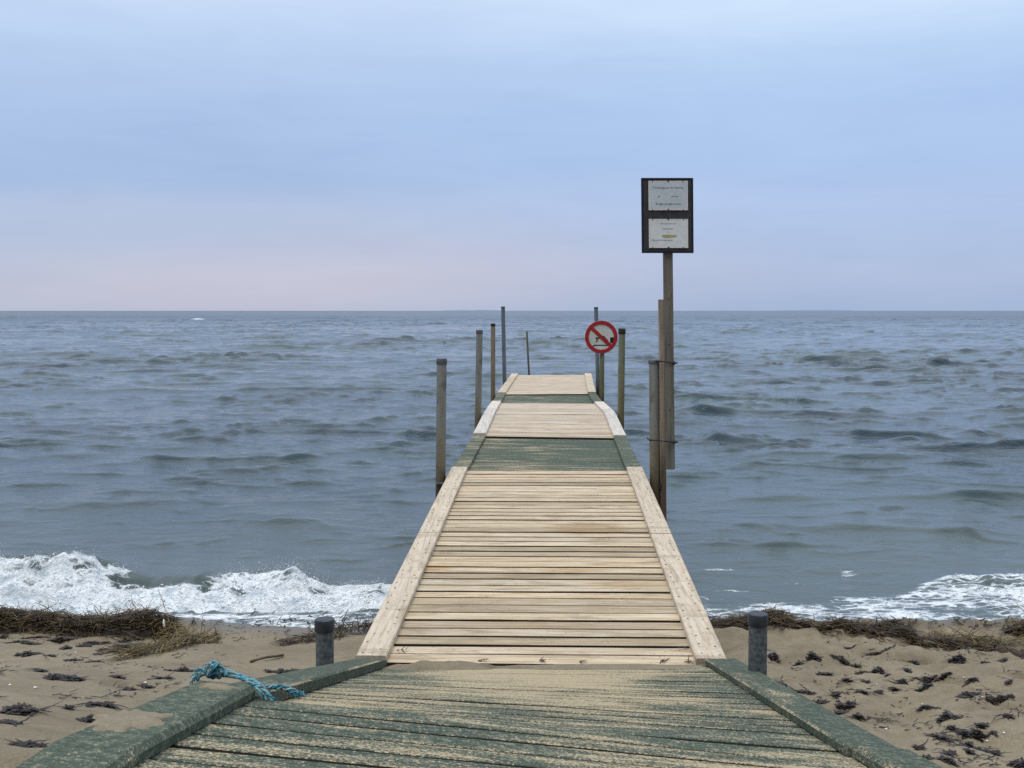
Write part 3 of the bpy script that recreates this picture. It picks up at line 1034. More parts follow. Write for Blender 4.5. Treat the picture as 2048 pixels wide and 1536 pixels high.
# one white cap far out on the left
wc = np.exp(-((X + 72.5) / 2.0) ** 2 - ((Y - 231) / 2.2) ** 2)
foam = np.maximum(foam, 0.95 * wc)
Z += 0.35 * wc
near = sstep(13.5, 7.0, Y + 0.8 * fbm(X * 0.4, Y * 0.4, 2))
far = sstep(35, 320, Y)
sea = gridmesh('water', X + DX, Y + DY, Z, M['water'], {'foam': np.clip(foam, 0, 1), 'near': near, 'far': far})
tag(sea, kind='structure')

# froth blobs and droplets on the breaker
fb = MB()
OCT = [(1, 0, 0), (-1, 0, 0), (0, 1, 0), (0, -1, 0), (0, 0, 1), (0, 0, -1)]
OF = [(0, 2, 4), (2, 1, 4), (1, 3, 4), (3, 0, 4), (2, 0, 5), (1, 2, 5), (3, 1, 5), (0, 3, 5)]
cand = np.argwhere((foam > 0.55) & (Y < 8.6) & (Y > 7.1) & (X > -6.0) & (X < 5.5) & (hcr * lft + fx * 0.06 > 0.04))
pick = cand[rng.integers(0, len(cand), 9000)]
for (iy, ix) in pick:
    x, y, z = X[iy, ix], Y[iy, ix], Z[iy, ix]
    if foam[iy, ix] < 0.75 and random.random() < 0.6:
        continue
    r = 0.003 + 0.006 * random.random() ** 2.5
    tt = float(t[iy, ix])
    lift = random.random() ** 3 * 0.03
    if tt < 0.2 and random.random() < 0.25 and x < 0.2:
        lift += random.random() ** 3 * 0.15
        r *= 0.6
    sx, sy, sz = r * random.uniform(.7, 1.7), r * random.uniform(.7, 1.4), r * random.uniform(.7, 1.5)
    c = (x + random.uniform(-.02, .02), y + random.uniform(-.02, .02), z + lift)
    fb.add([(c[0] + a * sx, c[1] + b_ * sy, c[2] + q * sz) for a, b_, q in OCT], OF)
top_ = np.argwhere((np.abs(t) < 0.22) & (foam > 0.4) & (X > -6) & (X < -0.9) & (hcr > 0.03))
for (iy, ix) in top_[rng.integers(0, len(top_), 7000)]:
    x, y, z = X[iy, ix], Y[iy, ix], Z[iy, ix]
    gust = max(0.0, float(pnoise(x * 2.4 + 5, 0.3)) + 0.35)
    r = 0.0012 + 0.0022 * random.random() ** 2
    c = (x + random.gauss(0, .03), y + random.gauss(0, .06), z + random.expovariate(1 / (0.006 + 0.045 * gust * min(1.0, hcr[iy, ix] * 4))))
    fb.add([(c[0] + a * r, c[1] + b_ * r, c[2] + q * r) for a, b_, q in OCT], OF)
tag(fb.build('sea_foam', M['foam'], None, True), kind='stuff')

# faint land on the horizon
cb = MB()
pts = []
for pxa, pxb, hh in ((880, 1010, 10.0), (1560, 1720, 10.0)):
    n = 40
    vs, fs = [], []
    for i in range(n + 1):
        k = i / n
        q = (pxa + (pxb - pxa) * k - 1024) / F * 9000
        h = hh * math.sin(math.pi * k) ** 0.6 * (0.7 + 0.3 * math.sin(k * 17) * math.sin(k * 7 + 1)) + 0.2
        vs += [(q, 8990, -1), (q, 9060, h), (q, 9400, -1)]
    for i in range(n):
        for j in (0, 1):
            a = i * 3 + j
            fs.append((a, a + 3, a + 4, a + 1))
    cb.add(vs, fs)
tag(cb.build('far_coast', M['coast'], None, True), kind='structure')


# ------------------------------------------------------------------ posts
def post(name, label, pxt, pyt, pxb, pyb, d, dia, mat, capm, capr=1.08, caph=0.06, zbot=-0.9, group='mooring posts along the pier', n=20, cat='post', capr2=None):
    a = Py(pxb, pyb, d)
    b_ = Py(pxt, pyt, d)
    dr = (b_ - a) / (b_.z - a.z)
    base = a + dr * (zbot - a.z)
    root = empty(name, (a.x, a.y, max(zbot, -0.2)), label, cat, group)
    mb = MB()
    ptop = b_ - dr * 0.008
    mb.tube([base + (ptop - base) * k / 6 for k in range(7)], dia / 2, n, 0)
    mb.build('pipe', mat, root, True, 40)
    if capm:
        cb_ = MB()
        c0 = b_ - dr * caph
        r = dia / 2 * capr
        cb_.tube([c0, c0 + dr * 0.001, b_ - dr * 0.008, b_, b_ + dr * 0.0005, b_ - dr * 0.004, b_ - dr * 0.0045],
                 [r * .99, r, r, r * .93, r * .78, r * .74, r * .02], n, 0)
        cb_.build('cap', capm, root, True, 35)
    return root


post('bollard', 'short dark capped pipe post in the sand left of the green ramp', 649, 1238, 650, 1330, 4.25, 0.078, M['bollard'], M['cap_dark'], 1.12, 0.05, 0.3,
     'short pipe posts flanking the ramp', 28, 'bollard')
post('bollard', 'short dark capped pipe post in the sand right of the green ramp', 1516, 1227, 1515, 1345, 4.2, 0.079, M['bollard'], M['cap_dark'], 1.1, 0.05, 0.3,
     'short pipe posts flanking the ramp', 28, 'bollard')
p1 = post('mooring_post', 'nearest left-hand pipe post, grey above and brown below, beside the long pale section', 883.5, 717, 881, 980, 9.1, 0.09, M['pipe_grey'],
          M['cap_grey'], 1.1, 0.052)
bk = MB()
q = Py(878, 968, 9.04)
bk.sweep([q + Vector((-0.03, 0, 0)), q + Vector((0.05, 0, 0))], [Vector((0, 1, 0))] * 2, [Vector((0, 0, 1))] * 2, chamf(0.05, 0.012, 0.002))
bk.build('bracket', M['cap_grey'], p1)
post('mooring_post', 'second pipe post on the left, beside the middle pale section of the pier', 959, 660, 956, 850, 13.4, 0.088, M['pipe_grey'], M['cap_grey'], 1.06, 0.05)
post('mooring_post', 'brownish pipe post on the left beside the narrow green strip', 986, 647, 986, 798, 17.6, 0.081, M['pipe_brown'], M['cap_brown'], 1.05, 0.05)
post('mooring_post', 'tall blue-grey pipe post at the far left corner of the pier', 1006, 613, 1009, 757, 20.9, 0.082, M['pipe_blue'], M['cap_grey'], 1.04, 0.04)
post('marker_pole', 'thin leaning pole standing in the water beyond the pier end', 1053.5, 662, 1058, 748, 25.0, 0.05, M['pipe_green'], None, 1, .03, -0.9, None, 12, 'pole')
post('mooring_post', 'tall blue-grey pipe post at the far right corner, behind the red sign', 1192, 614, 1196, 775, 20.8, 0.083, M['pipe_blue'], M['cap_grey'], 1.04, 0.04)
post('mooring_post', 'yellowish pipe post with a dark brown cap right of the red sign', 1244, 657, 1241.5, 845, 13.5, 0.09, M['pipe_green'], M['cap_brown'], 1.1, 0.075)
p9 = post('mooring_post', 'grey pipe post with flat cap, clamped to the notice board pole', 1307.5, 720, 1309.5, 970, 9.1, 0.09, M['pipe_grey'], M['cap_grey'], 1.16, 0.03)


def box(mb, c, sx, sy, sz, mat=0, ch=0.003):
    c = Vector(c)
    mb.sweep([c + Vector((0, -sy / 2, 0)), c + Vector((0, sy / 2, 0))], [Vector((1, 0, 0))] * 2, [Vector((0, 0, 1))] * 2,
             [(a, b_ - sz / 2) for a, b_ in chamf(sx, sz, ch)], mat)


def squarepost(mb, a, b_, w, dep):
    n = 8
    pts = [a.lerp(b_, k / n) for k in range(n + 1)]
    c = 0.004
    x, y = w / 2, dep / 2
    prof = [(-x + c, -y), (x - c, -y), (x, -y + c), (x, y - c), (x - c, y), (-x + c, y), (-x, y - c), (-x, -y + c)]
    mb.sweep(pts, [Vector((1, 0, 0))] * (n + 1), [Vector((0, 1, 0))] * (n + 1), prof)


# pale batten between the pipe and the sign pole
a, b_ = Py(1326, 1030, 9.1), Py(1323, 599, 9.1)
bt = empty('timber_batten', (a.x, a.y, -0.2), 'pale square timber batten lashed between pipe post and notice board pole', 'batten')
mb = MB()
squarepost(mb, a + (b_ - a) * -0.6, b_, 0.056, 0.056)
mb.build('timber', M['batten'], bt)

# notice board on its pole
DP = 9.02
a, b_ = Py(1340, 938, DP), Py(1335.5, 500, DP)
nb = empty('notice_board', (a.x, a.y, a.z), 'dark notice board with two faded sheets on a tall grey wooden pole', 'notice board')
mb = MB()
squarepost(mb, a, b_ + (b_ - a) * 0.30, 0.081, 0.06)
for yk in (515, 598, 690, 820):
    q = Py(1336 + (yk - 500) * 0.0105, yk, DP - 0.032)
    mb.add([q + Vector((math.cos(i * 1.0472), -0.002, math.sin(i * 1.0472))) * 0.007 for i in range(6)], [(0, 1, 2, 3, 4, 5)], 1)
mb.build('pole', [M['post_wood'], M['nail']], nb)
DBd = DP - 0.052
c00, c10, c11, c01 = Py(1284, 506, DBd), Py(1387, 506, DBd), Py(1386, 357, DBd), Py(1282.5, 356, DBd)
ex = (c10 - c00).normalized()
ez = (c01 - c00).normalized()
en = ex.cross(ez).normalized()      # towards camera (-y)
if en.y > 0:
    en = -en
bw, bh = (c10 - c00).length, (c01 - c00).length
mb = MB()
o = c00


def quadbox(mb, x0, x1, z0, z1, n0, n1, mat):
    vs = [o + ex * x + ez * z + en * n for n in (n0, n1) for x, z in ((x0, z0), (x1, z0), (x1, z1), (x0, z1))]
    mb.add(vs, [(0, 1, 2, 3), (4, 7, 6, 5), (0, 4, 5, 1), (1, 5, 6, 2), (2, 6, 7, 3), (3, 7, 4, 0)], mat)


quadbox(mb, 0.016, bw - 0.016, 0.016, bh - 0.016, -0.02, 0.004, 0)
for (x0, x1, z0, z1) in ((0, 0.0155, 0, bh), (bw - 0.0155, bw, 0, bh), (0.0157, bw - 0.0157, 0, 0.0155), (0.0157, bw - 0.0157, bh - 0.0155, bh)):
    quadbox(mb, x0, x1, z0, z1, -0.022, 0.008, 1)
mb.build('board', [M['board_dark'], M['board_edge']], nb)
pxm = bw / 103.5     # metres per photo pixel on the board


def bpx(px, py):
    return (px - 1283.0) * pxm, (506.0 - py) * pxm


def text_part(s, px, py, size, mat, parent, n, width=None):
    cu = bpy.data.curves.new('txt', 'FONT')
    cu.body = s
    cu.align_x = 'CENTER'
    cu.align_y = 'CENTER'
    cu.size = 1.0
    ob = bpy.data.objects.new('txt', cu)
    COL.objects.link(ob)
    dg = bpy.context.evaluated_depsgraph_get()
    me = bpy.data.meshes.new_from_object(ob.evaluated_get(dg))
    bpy.data.objects.remove(ob)
    v = [(q.co.x, q.co.y) for q in me.vertices]
    wd = max(q[0] for q in v) - min(q[0] for q in v)
    sx = width * pxm / wd if width else size
    x0, z0 = bpx(px, py)
    mb_ = MB()
    mb_.add([o + ex * (x0 + q[0] * sx) + ez * (z0 + q[1] * size) + en * n for q in v], [tuple(f.vertices) for f in me.polygons], 0)
    bpy.data.meshes.remove(me)
    return mb_.build('lettering', mat, parent)


for (x0, y0, x1, y1, mt, lab) in ((1297, 363, 1375.5, 421, 'sheet', 'upper bluish notice sheet'), (1297, 438.5, 1375.5, 496, 'sheet_pale', 'lower paler notice sheet with a yellow stain')):
    mb = MB()
    ax, az_ = bpx(x0, y1)
    bx_, bz_ = bpx(x1, y0)
    quadbox(mb, ax + .008, bx_ - .008, az_ + .008, bz_ - .008, 0.004, 0.0115, 0)
    for (u0, u1, v0, v1) in ((ax, ax + .0078, az_, bz_), (bx_ - .0078, bx_, az_, bz_), (ax + .0079, bx_ - .0079, az_, az_ + .0078), (ax + .0079, bx_ - .0079, bz_ - .0078, bz_)):
        quadbox(mb, u0, u1, v0, v1, 0.004, 0.0125, 1)
    for k in (0.1, 0.5, 0.88):
        for zz_ in (az_ + 0.004, bz_ - 0.004):
            q = o + ex * (ax + (bx_ - ax) * k) + ez * zz_ + en * 0.0145
            mb.add([q + (ex * math.cos(i * 1.0472) + ez * math.sin(i * 1.0472)) * (0.005 if k != 0.5 else 0.008) for i in range(6)], [(0, 1, 2, 3, 4, 5)], 2)
    sh = mb.build('notice_sheet', [M[mt], M['sheet_rim'], M['nail']], nb)
    sh['label'] = lab
    if mt == 'sheet':
        text_part('Fortøjning kun for badning', 1336, 376.5, 0.021, M['ink'], sh, 0.0135, 60)
        text_part('af', 1317.5, 393.5, 0.018, M['ink'], sh, 0.0135, 4.5)
        text_part('privat', 1349.5, 393.5, 0.019, M['ink'], sh, 0.0135, 14)
        text_part('Brugen på eget ansvar', 1336.5, 408.5, 0.022, M['ink'], sh, 0.0135, 51)
    else:
        text_part('Benyttelse er', 1336, 447.5, 0.016, M['ink_faint'], sh, 0.0135, 31)
        text_part('forbudt', 1335, 458, 0.018, M['ink_faint'], sh, 0.0135, 21)
        text_part('for', 1336, 464.5, 0.012, M['ink_faint'], sh, 0.0135, 4)
        yb = MB()
        ax, az_ = bpx(1322, 476)
        bx_, bz_ = bpx(1352, 469.5)
        n = 22
        vs = []
        for i in range(n):
            an = 2 * math.pi * i / n
            rr = 1 + 0.12 * math.sin(3 * an + 1)
            vs.append(o + ex * ((ax + bx_) / 2 + (bx_ - ax) / 2 * rr * math.cos(an)) + ez * ((az_ + bz_) / 2 + (bz_ - az_) / 2 * rr * math.sin(an)) + en * 0.0125)
        yb.add(vs, [tuple(range(n))])
        yb.build('yellow_patch', M['yellow_stain'], sh)
        text_part('Og andre personer', 1324, 480.5, 0.017, M['ink'], sh, 0.0135, 42)


# clamps holding the three uprights together
def clampbar(px0, px1, py, d, parent):
    """a threaded clamp: front rod, two end cheeks and a rear rod, all one bent piece"""
    q0, q1 = Py(px0, py - 2, d), Py(px1, py + 2, d)
    mb = MB()
    bk_ = Vector((0, 0.16, 0))
    mb.tube([q0 + bk_, q0, q1, q1 + bk_], 0.009, 8)
    cl = mb.build('clamp', M['metal_dark'], parent)
    mb = MB()
    mb.tube([q1 + Vector((0.004, 0, 0)), q1 + Vector((0.016, 0, 0)), q1 + Vector((0.017, 0, 0)), q1 + Vector((0.042, 0, 0))], [0.019, 0.019, 0.009, 0.007], 8)
    mb.build('clamp_nut', M['metal_dark'], cl)


clampbar(1317, 1346, 724, DP - 0.045, nb)
clampbar(1299, 1347, 882, DP - 0.055, nb)
mb = MB()
q = Py(1316.5, 972, 9.1)
box(mb, q, 0.05, 0.07, 0.045)
mb.build('bracket', M['metal_dark'], p9)

# ------------------------------------------------------------------ no diving sign
DS = 17.75
c = Py(1202.5, 674, DS)
a = Py(1203.5, 800, DS + 0.056)
ds = empty('no_diving_sign', (a.x, a.y, -0.2), 'round red and white no diving sign on a greenish pipe post near the pier end', 'sign')
mb = MB()
mb.tube([Vector((a.x, a.y, -0.9 + k * (c.z + 0.9 + 0.05) / 5)) for k in range(6)], 0.042, 18)
mb.build('pipe', M['pipe_green'], ds, True, 40)
RS = 33.0 / F * DS
NS = 64


def ringpts(r, y):
    return [Vector((c.x + r * math.cos(2 * math.pi * i / NS), c.y + y, c.z + r * math.sin(2 * math.pi * i / NS))) for i in range(NS)]


mb = MB()
mb.add(ringpts(RS, 0) + ringpts(RS, 0.012), [tuple(range(NS))[::-1], tuple(range(NS, 2 * NS))] + [(i, (i + 1) % NS, NS + (i + 1) % NS, NS + i) for i in range(NS)])
disc = mb.build('disc', M['sign_white'], ds)
mb = MB()
ri, ro = RS * 0.765, RS * 0.985
pa, pb, pc_, pd = ringpts(ro, -0.010), ringpts(ri, -0.010), ringpts(ro, -0.0005), ringpts(ri, -0.0005)
fs = []
for i in range(NS):
    j = (i + 1) % NS
    fs += [(i, j, NS + j, NS + i), (i, 2 * NS + i, 2 * NS + j, j), (NS + i, NS + j, 3 * NS + j, 3 * NS + i)]
mb.add(pa + pb + pc_ + pd, fs)
mb.build('red_ring', M['red'], ds)


def plate(mb, poly, y0, y1, mat=0):
    n = len(poly)
    vs = [Vector((c.x + x * RS, c.y + y, c.z + z * RS)) for y in (y0, y1) for x, z in poly]
    mb.add(vs, [tuple(range(n)), tuple(range(n, 2 * n))[::-1]] + [(i, n + i, n + (i + 1) % n, (i + 1) % n) for i in range(n)], mat)


mb = MB()
an = math.radians(-43)
dx_, dz_ = math.cos(an), math.sin(an)
hw, hl = 0.105, 0.80
plate(mb, [(-dx_ * hl - dz_ * hw, -dz_ * hl + dx_ * hw), (-dx_ * hl + dz_ * hw, -dz_ * hl - dx_ * hw), (dx_ * hl + dz_ * hw, dz_ * hl - dx_ * hw), (dx_ * hl - dz_ * hw, dz_ * hl + dx_ * hw)],
      -0.0085, -0.004)
mb.build('red_slash', M['red'], ds)
mb = MB()
plate(mb, [(0.54, -0.36), (0.73, -0.36), (0.775, -0.02), (0.54, -0.02)], -0.003, -0.0005)                       # jetty block
plate(mb, [(-0.52, -0.54), (-0.42, -0.47), (0.42, -0.47), (0.42, -0.53), (-0.38, -0.53), (-0.47, -0.60)], -0.003, -0.0005)  # water line
plate(mb, [(-0.30, -0.10), (-0.20, -0.13), (-0.05, -0.03), (0.10, -0.02), (0.38, -0.26), (0.42, -0.20), (0.20, 0.03), (0.11, 0.085), (-0.06, 0.08)], -0.0032, -0.0007)
plate(mb, [(-0.30, -0.10), (-0.24, -0.16), (-0.20, -0.13), (-0.22, -0.22), (-0.30, -0.33), (-0.34, -0.30), (-0.28, -0.20)], -0.0034, -0.0009)  # arms
plate(mb, [(-0.30 + 0.055 * math.cos(i * .6283), -0.06 + 0.055 * math.sin(i * .6283)) for i in range(10)], -0.0036, -0.0011)      # head
mb.build('diver_pictogram', M['sign_black'], ds)


# ------------------------------------------------------------------ rope on the left kerb
def catmull(pts, n=10):
    out = []
    pts = [Vector(p) for p in pts]
    ext = [pts[0] * 2 - pts[1]] + pts + [pts[-1] * 2 - pts[-2]]
    for i in range(1, len(ext) - 2):
        p0, p1_, p2, p3 = ext[i - 1:i + 3]
        for k in range(n):
            s = k / n
            out.append(0.5 * ((2 * p1_) + (p2 - p0) * s + (2 * p0 - 5 * p1_ + 4 * p2 - p3) * s * s + (3 * p1_ - p0 - 3 * p2 + p3) * s ** 3))
    out.append(pts[-1])
    return out


rp = MB()


def rope(pts, r=0.0075, turns=55.0, fray=False):
    path = catmull(pts, 14)
    L = [0.0]
    for i in range(1, len(path)):
        L.append(L[-1] + (path[i] - path[i - 1]).length)
    ph = random.random() * 6
    for s in range(3):
        q = []
        for i, p in enumerate(path):
            a_ = path[max(i - 1, 0)]
            b2 = path[min(i + 1, len(path) - 1)]
            tt = (b2 - a_).normalized()
            s1 = tt.cross(Vector((0.2, 0.3, 0.9))).normalized()
            s2 = s1.cross(tt)
            an_ = ph + s * 2.094 + L[i] * turns * 2.2
            rr = r * 0.62 * (1.0 if not fray else 1 + 2.0 * (L[i] / L[-1]) ** 3)
            q.append(p + (s1 * math.cos(an_) + s2 * math.sin(an_)) * rr)
        rp.tube(q, r * 0.72, 7, s)


DR = d1 + 0.03


def rq(px, py, dd=0.0):
    return P(px, py, DR + dd)


rope([rq(398, 1352, .02), rq(420, 1346), rq(445, 1350), rq(480, 1356, -.02), rq(505, 1368, -.04), rq(522, 1374, -.05), rq(536, 1388, -.06), rq(546, 1402, -.07)], 0.0036)
rope([rq(430, 1340, .02), rq(455, 1341, .02), rq(478, 1352, .01), rq(500, 1361, -.01), rq(518, 1368, -.04), rq(530, 1380, -.05), rq(534, 1400, -.06)], 0.0038)
rope([rq(440, 1347, .0), rq(462, 1346, .03), rq(482, 1351, .03), rq(508, 1362, 0), rq(522, 1372, -.02), rq(545, 1374, .0), rq(570, 1376, 0), rq(588, 1384, 0), rq(602, 1392, 0)], 0.0040, 55, True)
rope([rq(446, 1352, -.01), rq(470, 1353, -.01), rq(492, 1362, -.02), rq(508, 1371, -.04), rq(520, 1384, -.06), rq(524, 1398, -.06)], 0.0029, 70)
rope([rq(412, 1348, .03), rq(400, 1337, .03), rq(391, 1340, .02), rq(394, 1350, .02), rq(388, 1358, .02), rq(384, 1366, .03)], 0.0029, 70, True)
rope([rq(420, 1352, -.01), rq(405, 1347, -.01), rq(396, 1356, -.01), rq(399, 1364, 0)], 0.0028, 70, True)
for k in range(4):
    cx_, cy_ = 420 + k * 6, 1341 + (k % 2) * 2
    rope([rq(cx_ + 9 * math.cos(a_) * (0.6 if k % 2 else 1), cy_ - 13 * math.sin(a_), 0.016 * math.cos(a_ + k)) for a_ in [i * 6.283 / 7 + k for i in range(8)]], 0.0033, 70)
rope([rq(408, 1346, -.02), rq(418, 1330, -.01), rq(428, 1324), rq(440, 1332, -.01), rq(444, 1346, -.02)], 0.0034)
rope([rq(415, 1350, -.03), rq(428, 1334, -.03), rq(438, 1328, -.02), rq(450, 1340, -.02), rq(452, 1351, -.03)], 0.0031)
for _ in range(26):     # loose frayed yarns
    x_, y_ = random.choice([(400, 1350), (425, 1330), (445, 1348), (538, 1398), (600, 1390)])
    a_ = random.uniform(0, 6.28)
    q = rq(x_, y_, -.01)
    rp.tube([q, q + Vector((math.cos(a_) * .012, random.uniform(-.01, .01), abs(math.sin(a_)) * .010)), q + Vector((math.cos(a_) * .026, random.uniform(-.02, .02), math.sin(a_) * .008))], [0.0018, 0.0014, 0.0006], 5, random.choice([0, 0, 1]))
ro_ = rp.build('rope', [M['rope_teal'], M['rope_blue'], M['rope_fleck']], None, True)
tag(ro_, 'frayed blue rope with orange flecks knotted over the end of the left kerb', 'rope')


# ------------------------------------------------------------------ drifts of sand on the ramp
def drift(name, pts, h, n=40, seed=0.0):
    """low heap over a surface: pts = list of world points outlining it (on the surface)"""
    cen = sum(pts, Vector()) / len(pts)
    mb = MB()
    m = len(pts)
    rings = 9
    vs = []
    for k in range(rings):
        f = 1 - k / (rings - 1)
        for i in range(m):
            p = cen.lerp(pts[i], f)
            e = h * (1 - f ** 2.2) - 0.004 * (f > 0.99)
            e += 0.35 * h * float(fbm(p.x * 16 + seed, p.y * 16, 2)) * (f < 0.95)
            vs.append(p + Vector((0, 0, e)))
    fs = []
    for k in range(rings - 1):
        for i in range(m):
            j = (i + 1) % m
            fs.append((k * m + i, k * m + j, (k + 1) * m + j, (k + 1) * m + i))
    mb.add(vs, fs)
    ob = mb.build(name, M['sand'], None, True)
    tag(ob, kind='stuff')
    return ob


def outline(tr, t0, t1, u0, u1, z, seed, m=48, wob=0.18):
    res = []
    for i in range(m):
        a_ = 2 * math.pi * i / m
        w = 1 + wob * float(fbm(math.cos(a_) * 2.2 + seed, math.sin(a_) * 2.2, 3))
        tt = (t0 + t1) / 2 + (t1 - t0) / 2 * math.sin(a_) * w
        uu = (u0 + u1) / 2 + (u1 - u0) / 2 * math.cos(a_) * w
        f, s, n = tr.frame(tt, uu)
        res.append(tr.at(tt, uu) + n * z)
    return res


drift('sand_drift', outline(trF, trF.len - 0.22, trF.len + 0.04, 0.00, 0.36, 0.002, 1.0), 0.030, seed=1)
drift('sand_drift', outline(trF, trF.len - 0.16, trF.len + 0.03, 0.30, 1.0, 0.002, 2.0), 0.012, seed=2)
drift('sand_drift', outline(trR, trR.s[1] + 0.10, trR.s[1] + 0.36, -0.110, -0.020, 0.033, 3.0, wob=0.5), 0.007, seed=3)
drift('sand_drift', outline(trR, tj - 0.14, tj - 0.06, -0.075, -0.02, 0.035, 4.0, wob=0.4), 0.006, seed=4)


# ------------------------------------------------------------------ seaweed
def blade(mb, p, ang, length, width, pitch=0.0, curl=0.6, segs=5, mat=0, flat=False, sag=0.0):
    pts, wd = [], []
    q = Vector(p)
    a_ = ang
    pt = pitch
    st = length / segs
    for k in range(segs + 1):
        pts.append(q.copy())
        wd.append(width * (1 - 0.75 * (k / segs) ** 2))
        q = q + Vector((math.cos(a_) * math.cos(pt), math.sin(a_) * math.cos(pt), math.sin(pt))) * st
        a_ += random.uniform(-curl, curl)
        pt += random.uniform(-0.25, 0.25) - sag
    k_ = 0.3 if flat else 1.0
    mb.strip(pts, wd, Vector((random.uniform(-.7, .7) * k_, random.uniform(-.9, .3) * k_, 1)).normalized(), mat)


def tangle(mb, path, half, hgt, nb_, length, width, mat=0, spread=0.7, core=True, shoot=0.06):
    """heap of long thin blades along a path of world points"""
    path = [Vector(p) for p in path]
    L = [0.0]
    for i in range(1, len(path)):
        L.append(L[-1] + (path[i] - path[i - 1]).length)

    def at(s):
        s = max(0.0, min(L[-1], s))
        i = 0
        while i < len(L) - 2 and s > L[i + 1]:
            i += 1
        k = (s - L[i]) / max(1e-6, L[i + 1] - L[i])
        return path[i].lerp(path[i + 1], k), (path[i + 1] - path[i]).normalized(), (half[i] * (1 - k) + half[i + 1] * k), (hgt[i] * (1 - k) + hgt[i + 1] * k)
    if core:
        n = max(6, int(L[-1] / 0.04))
        m = 10
        vs, fs = [], []
        for i in range(n + 1):
            p, d_, w, h = at(L[-1] * i / n)
            s = Vector((-d_.y, d_.x, 0)).normalized()
            for j in range(m + 1):
                k = j / m * 2 - 1
                x_ = p + s * w * k * 0.95
                z_ = (1 - abs(k) ** 2.2) * h * (0.75 + 0.3 * float(fbm(x_.x * 9, x_.y * 9, 2)))
                vs.append((x_.x, x_.y, float(sand_h(x_.x, x_.y)) - 0.012 + max(0, z_)))
        for i in range(n):
            for j in range(m):
                a0 = i * (m + 1) + j
                fs.append((a0, a0 + m + 1, a0 + m + 2, a0 + 1))
        mb.add(vs, fs, mat, 0.0)
    for _ in range(nb_):
        s = random.uniform(0, L[-1])
        p, d_, w, h = at(s)
        sv = Vector((-d_.y, d_.x, 0)).normalized()
        k = max(-1.1, min(1.1, random.gauss(0, 0.5)))
        x_ = p + sv * w * k
        hh = max(0.0, 1 - abs(k) ** 2.2) * h
        z_ = float(sand_h(x_.x, x_.y)) + hh * random.uniform(0.55, 1.05) + 0.004
        a_ = math.atan2(d_.y, d_.x) + random.gauss(0, spread) + (math.pi if random.random() < .5 else 0)
        pt = random.gauss(0, 0.18)
        if random.random() < shoot:
            pt = random.uniform(0.3, 0.9)
        l_ = length * random.uniform(0.4, 1.25)
        blade(mb, (x_.x - math.cos(a_) * l_ * .4, x_.y - math.sin(a_) * l_ * .4, z_), a_, l_, width * random.uniform(.6, 1.3), pt, 0.35, 5, mat, sag=0.05)


def gp(px, py):
    return ground(px, py)


mb = MB()
tangle(mb, [gp(-160, 1258), gp(0, 1253), gp(120, 1256), gp(230, 1262), gp(300, 1264), gp(352, 1262)], [0.14, 0.13, 0.12, 0.11, 0.15, 0.10],
       [0.125, 0.115, 0.085, 0.095, 0.14, 0.07], 5200, 0.12, 0.0055, 0, 0.8, True, 0.02)
tangle(mb, [gp(-60, 1254), gp(150, 1257), gp(340, 1262)], [0.12, 0.10, 0.13], [0.13, 0.09, 0.15], 150, 0.18, 0.005, 1, 1.1, False, 0.08)
tangle(mb, [gp(330, 1268), gp(350, 1280)], [0.10, 0.05], [0.10, 0.03], 260, 0.14, 0.006, 1, 1.0)
tag(mb.build('seaweed_pile', [M['weed_brown'], M['weed_gold']]), 'long thick brown bank of eelgrass at the water edge on the left', 'seaweed')
mb = MB()
tangle(mb, [gp(235, 1318), gp(300, 1306), gp(370, 1292), gp(430, 1274)], [0.09, 0.10, 0.10, 0.06], [0.035, 0.045, 0.05, 0.02], 520, 0.2, 0.006, 0, 0.35, False, 0.02)
tangle(mb, [gp(205, 1308), gp(270, 1300)], [0.05, 0.05], [0.02, 0.03], 90, 0.16, 0.006, 1, 0.4, False, 0.02)
tag(mb.build('seaweed_tangle', [M['weed_gold'], M['weed_dark']]), 'loose golden eelgrass tangle spread on the sand in front of the brown bank', 'seaweed')
mb = MB()
tangle(mb, [gp(560, 1290), gp(640, 1280), gp(700, 1268), gp(760, 1256)], [0.05, 0.08, 0.09, 0.06], [0.02, 0.04, 0.06, 0.05], 420, 0.16, 0.006, 0, 0.5, False, 0.02)
tag(mb.build('seaweed_tangle', [M['weed_brown']]), 'small brown eelgrass strip on the sand between the left bollard and the pale pier', 'seaweed')
mb = MB()
tangle(mb, [gp(1405, 1252), gp(1490, 1246), gp(1560, 1244), gp(1640, 1260), gp(1720, 1262), gp(1780, 1262), gp(1830, 1278), gp(1900, 1290), gp(1980, 1298), gp(2120, 1304)],
       [0.13, 0.11, 0.16, 0.07, 0.09, 0.16, 0.08, 0.12, 0.10, 0.14], [0.03, 0.035, 0.075, 0.018, 0.025, 0.055, 0.018, 0.03, 0.02, 0.03], 3600, 0.13, 0.006, 0, 0.6, True, 0.015)
tangle(mb, [gp(1850, 1280), gp(1950, 1292), gp(2080, 1300)], [0.09, 0.09, 0.09], [0.03, 0.035, 0.03], 260, 0.18, 0.006, 1, 0.35, False, 0.02)
tag(mb.build('seaweed_pile', [M['weed_brown'], M['weed_gold']]), 'winding brown line of eelgrass along the shore right of the pier', 'seaweed')
mb = MB()
tangle(mb, [gp(2015, 1268), gp(2060, 1262), gp(2130, 1262)], [0.07, 0.1, 0.12], [0.04, 0.075, 0.075], 420, 0.14, 0.006, 0, 0.7)
tag(mb.build('seaweed_pile', [M['weed_brown']]), 'short brown eelgrass heap against the surf at the right edge', 'seaweed')

# small dark wrack clumps: (x0, x1, y0, y1) in photo pixels where each lies on the sand


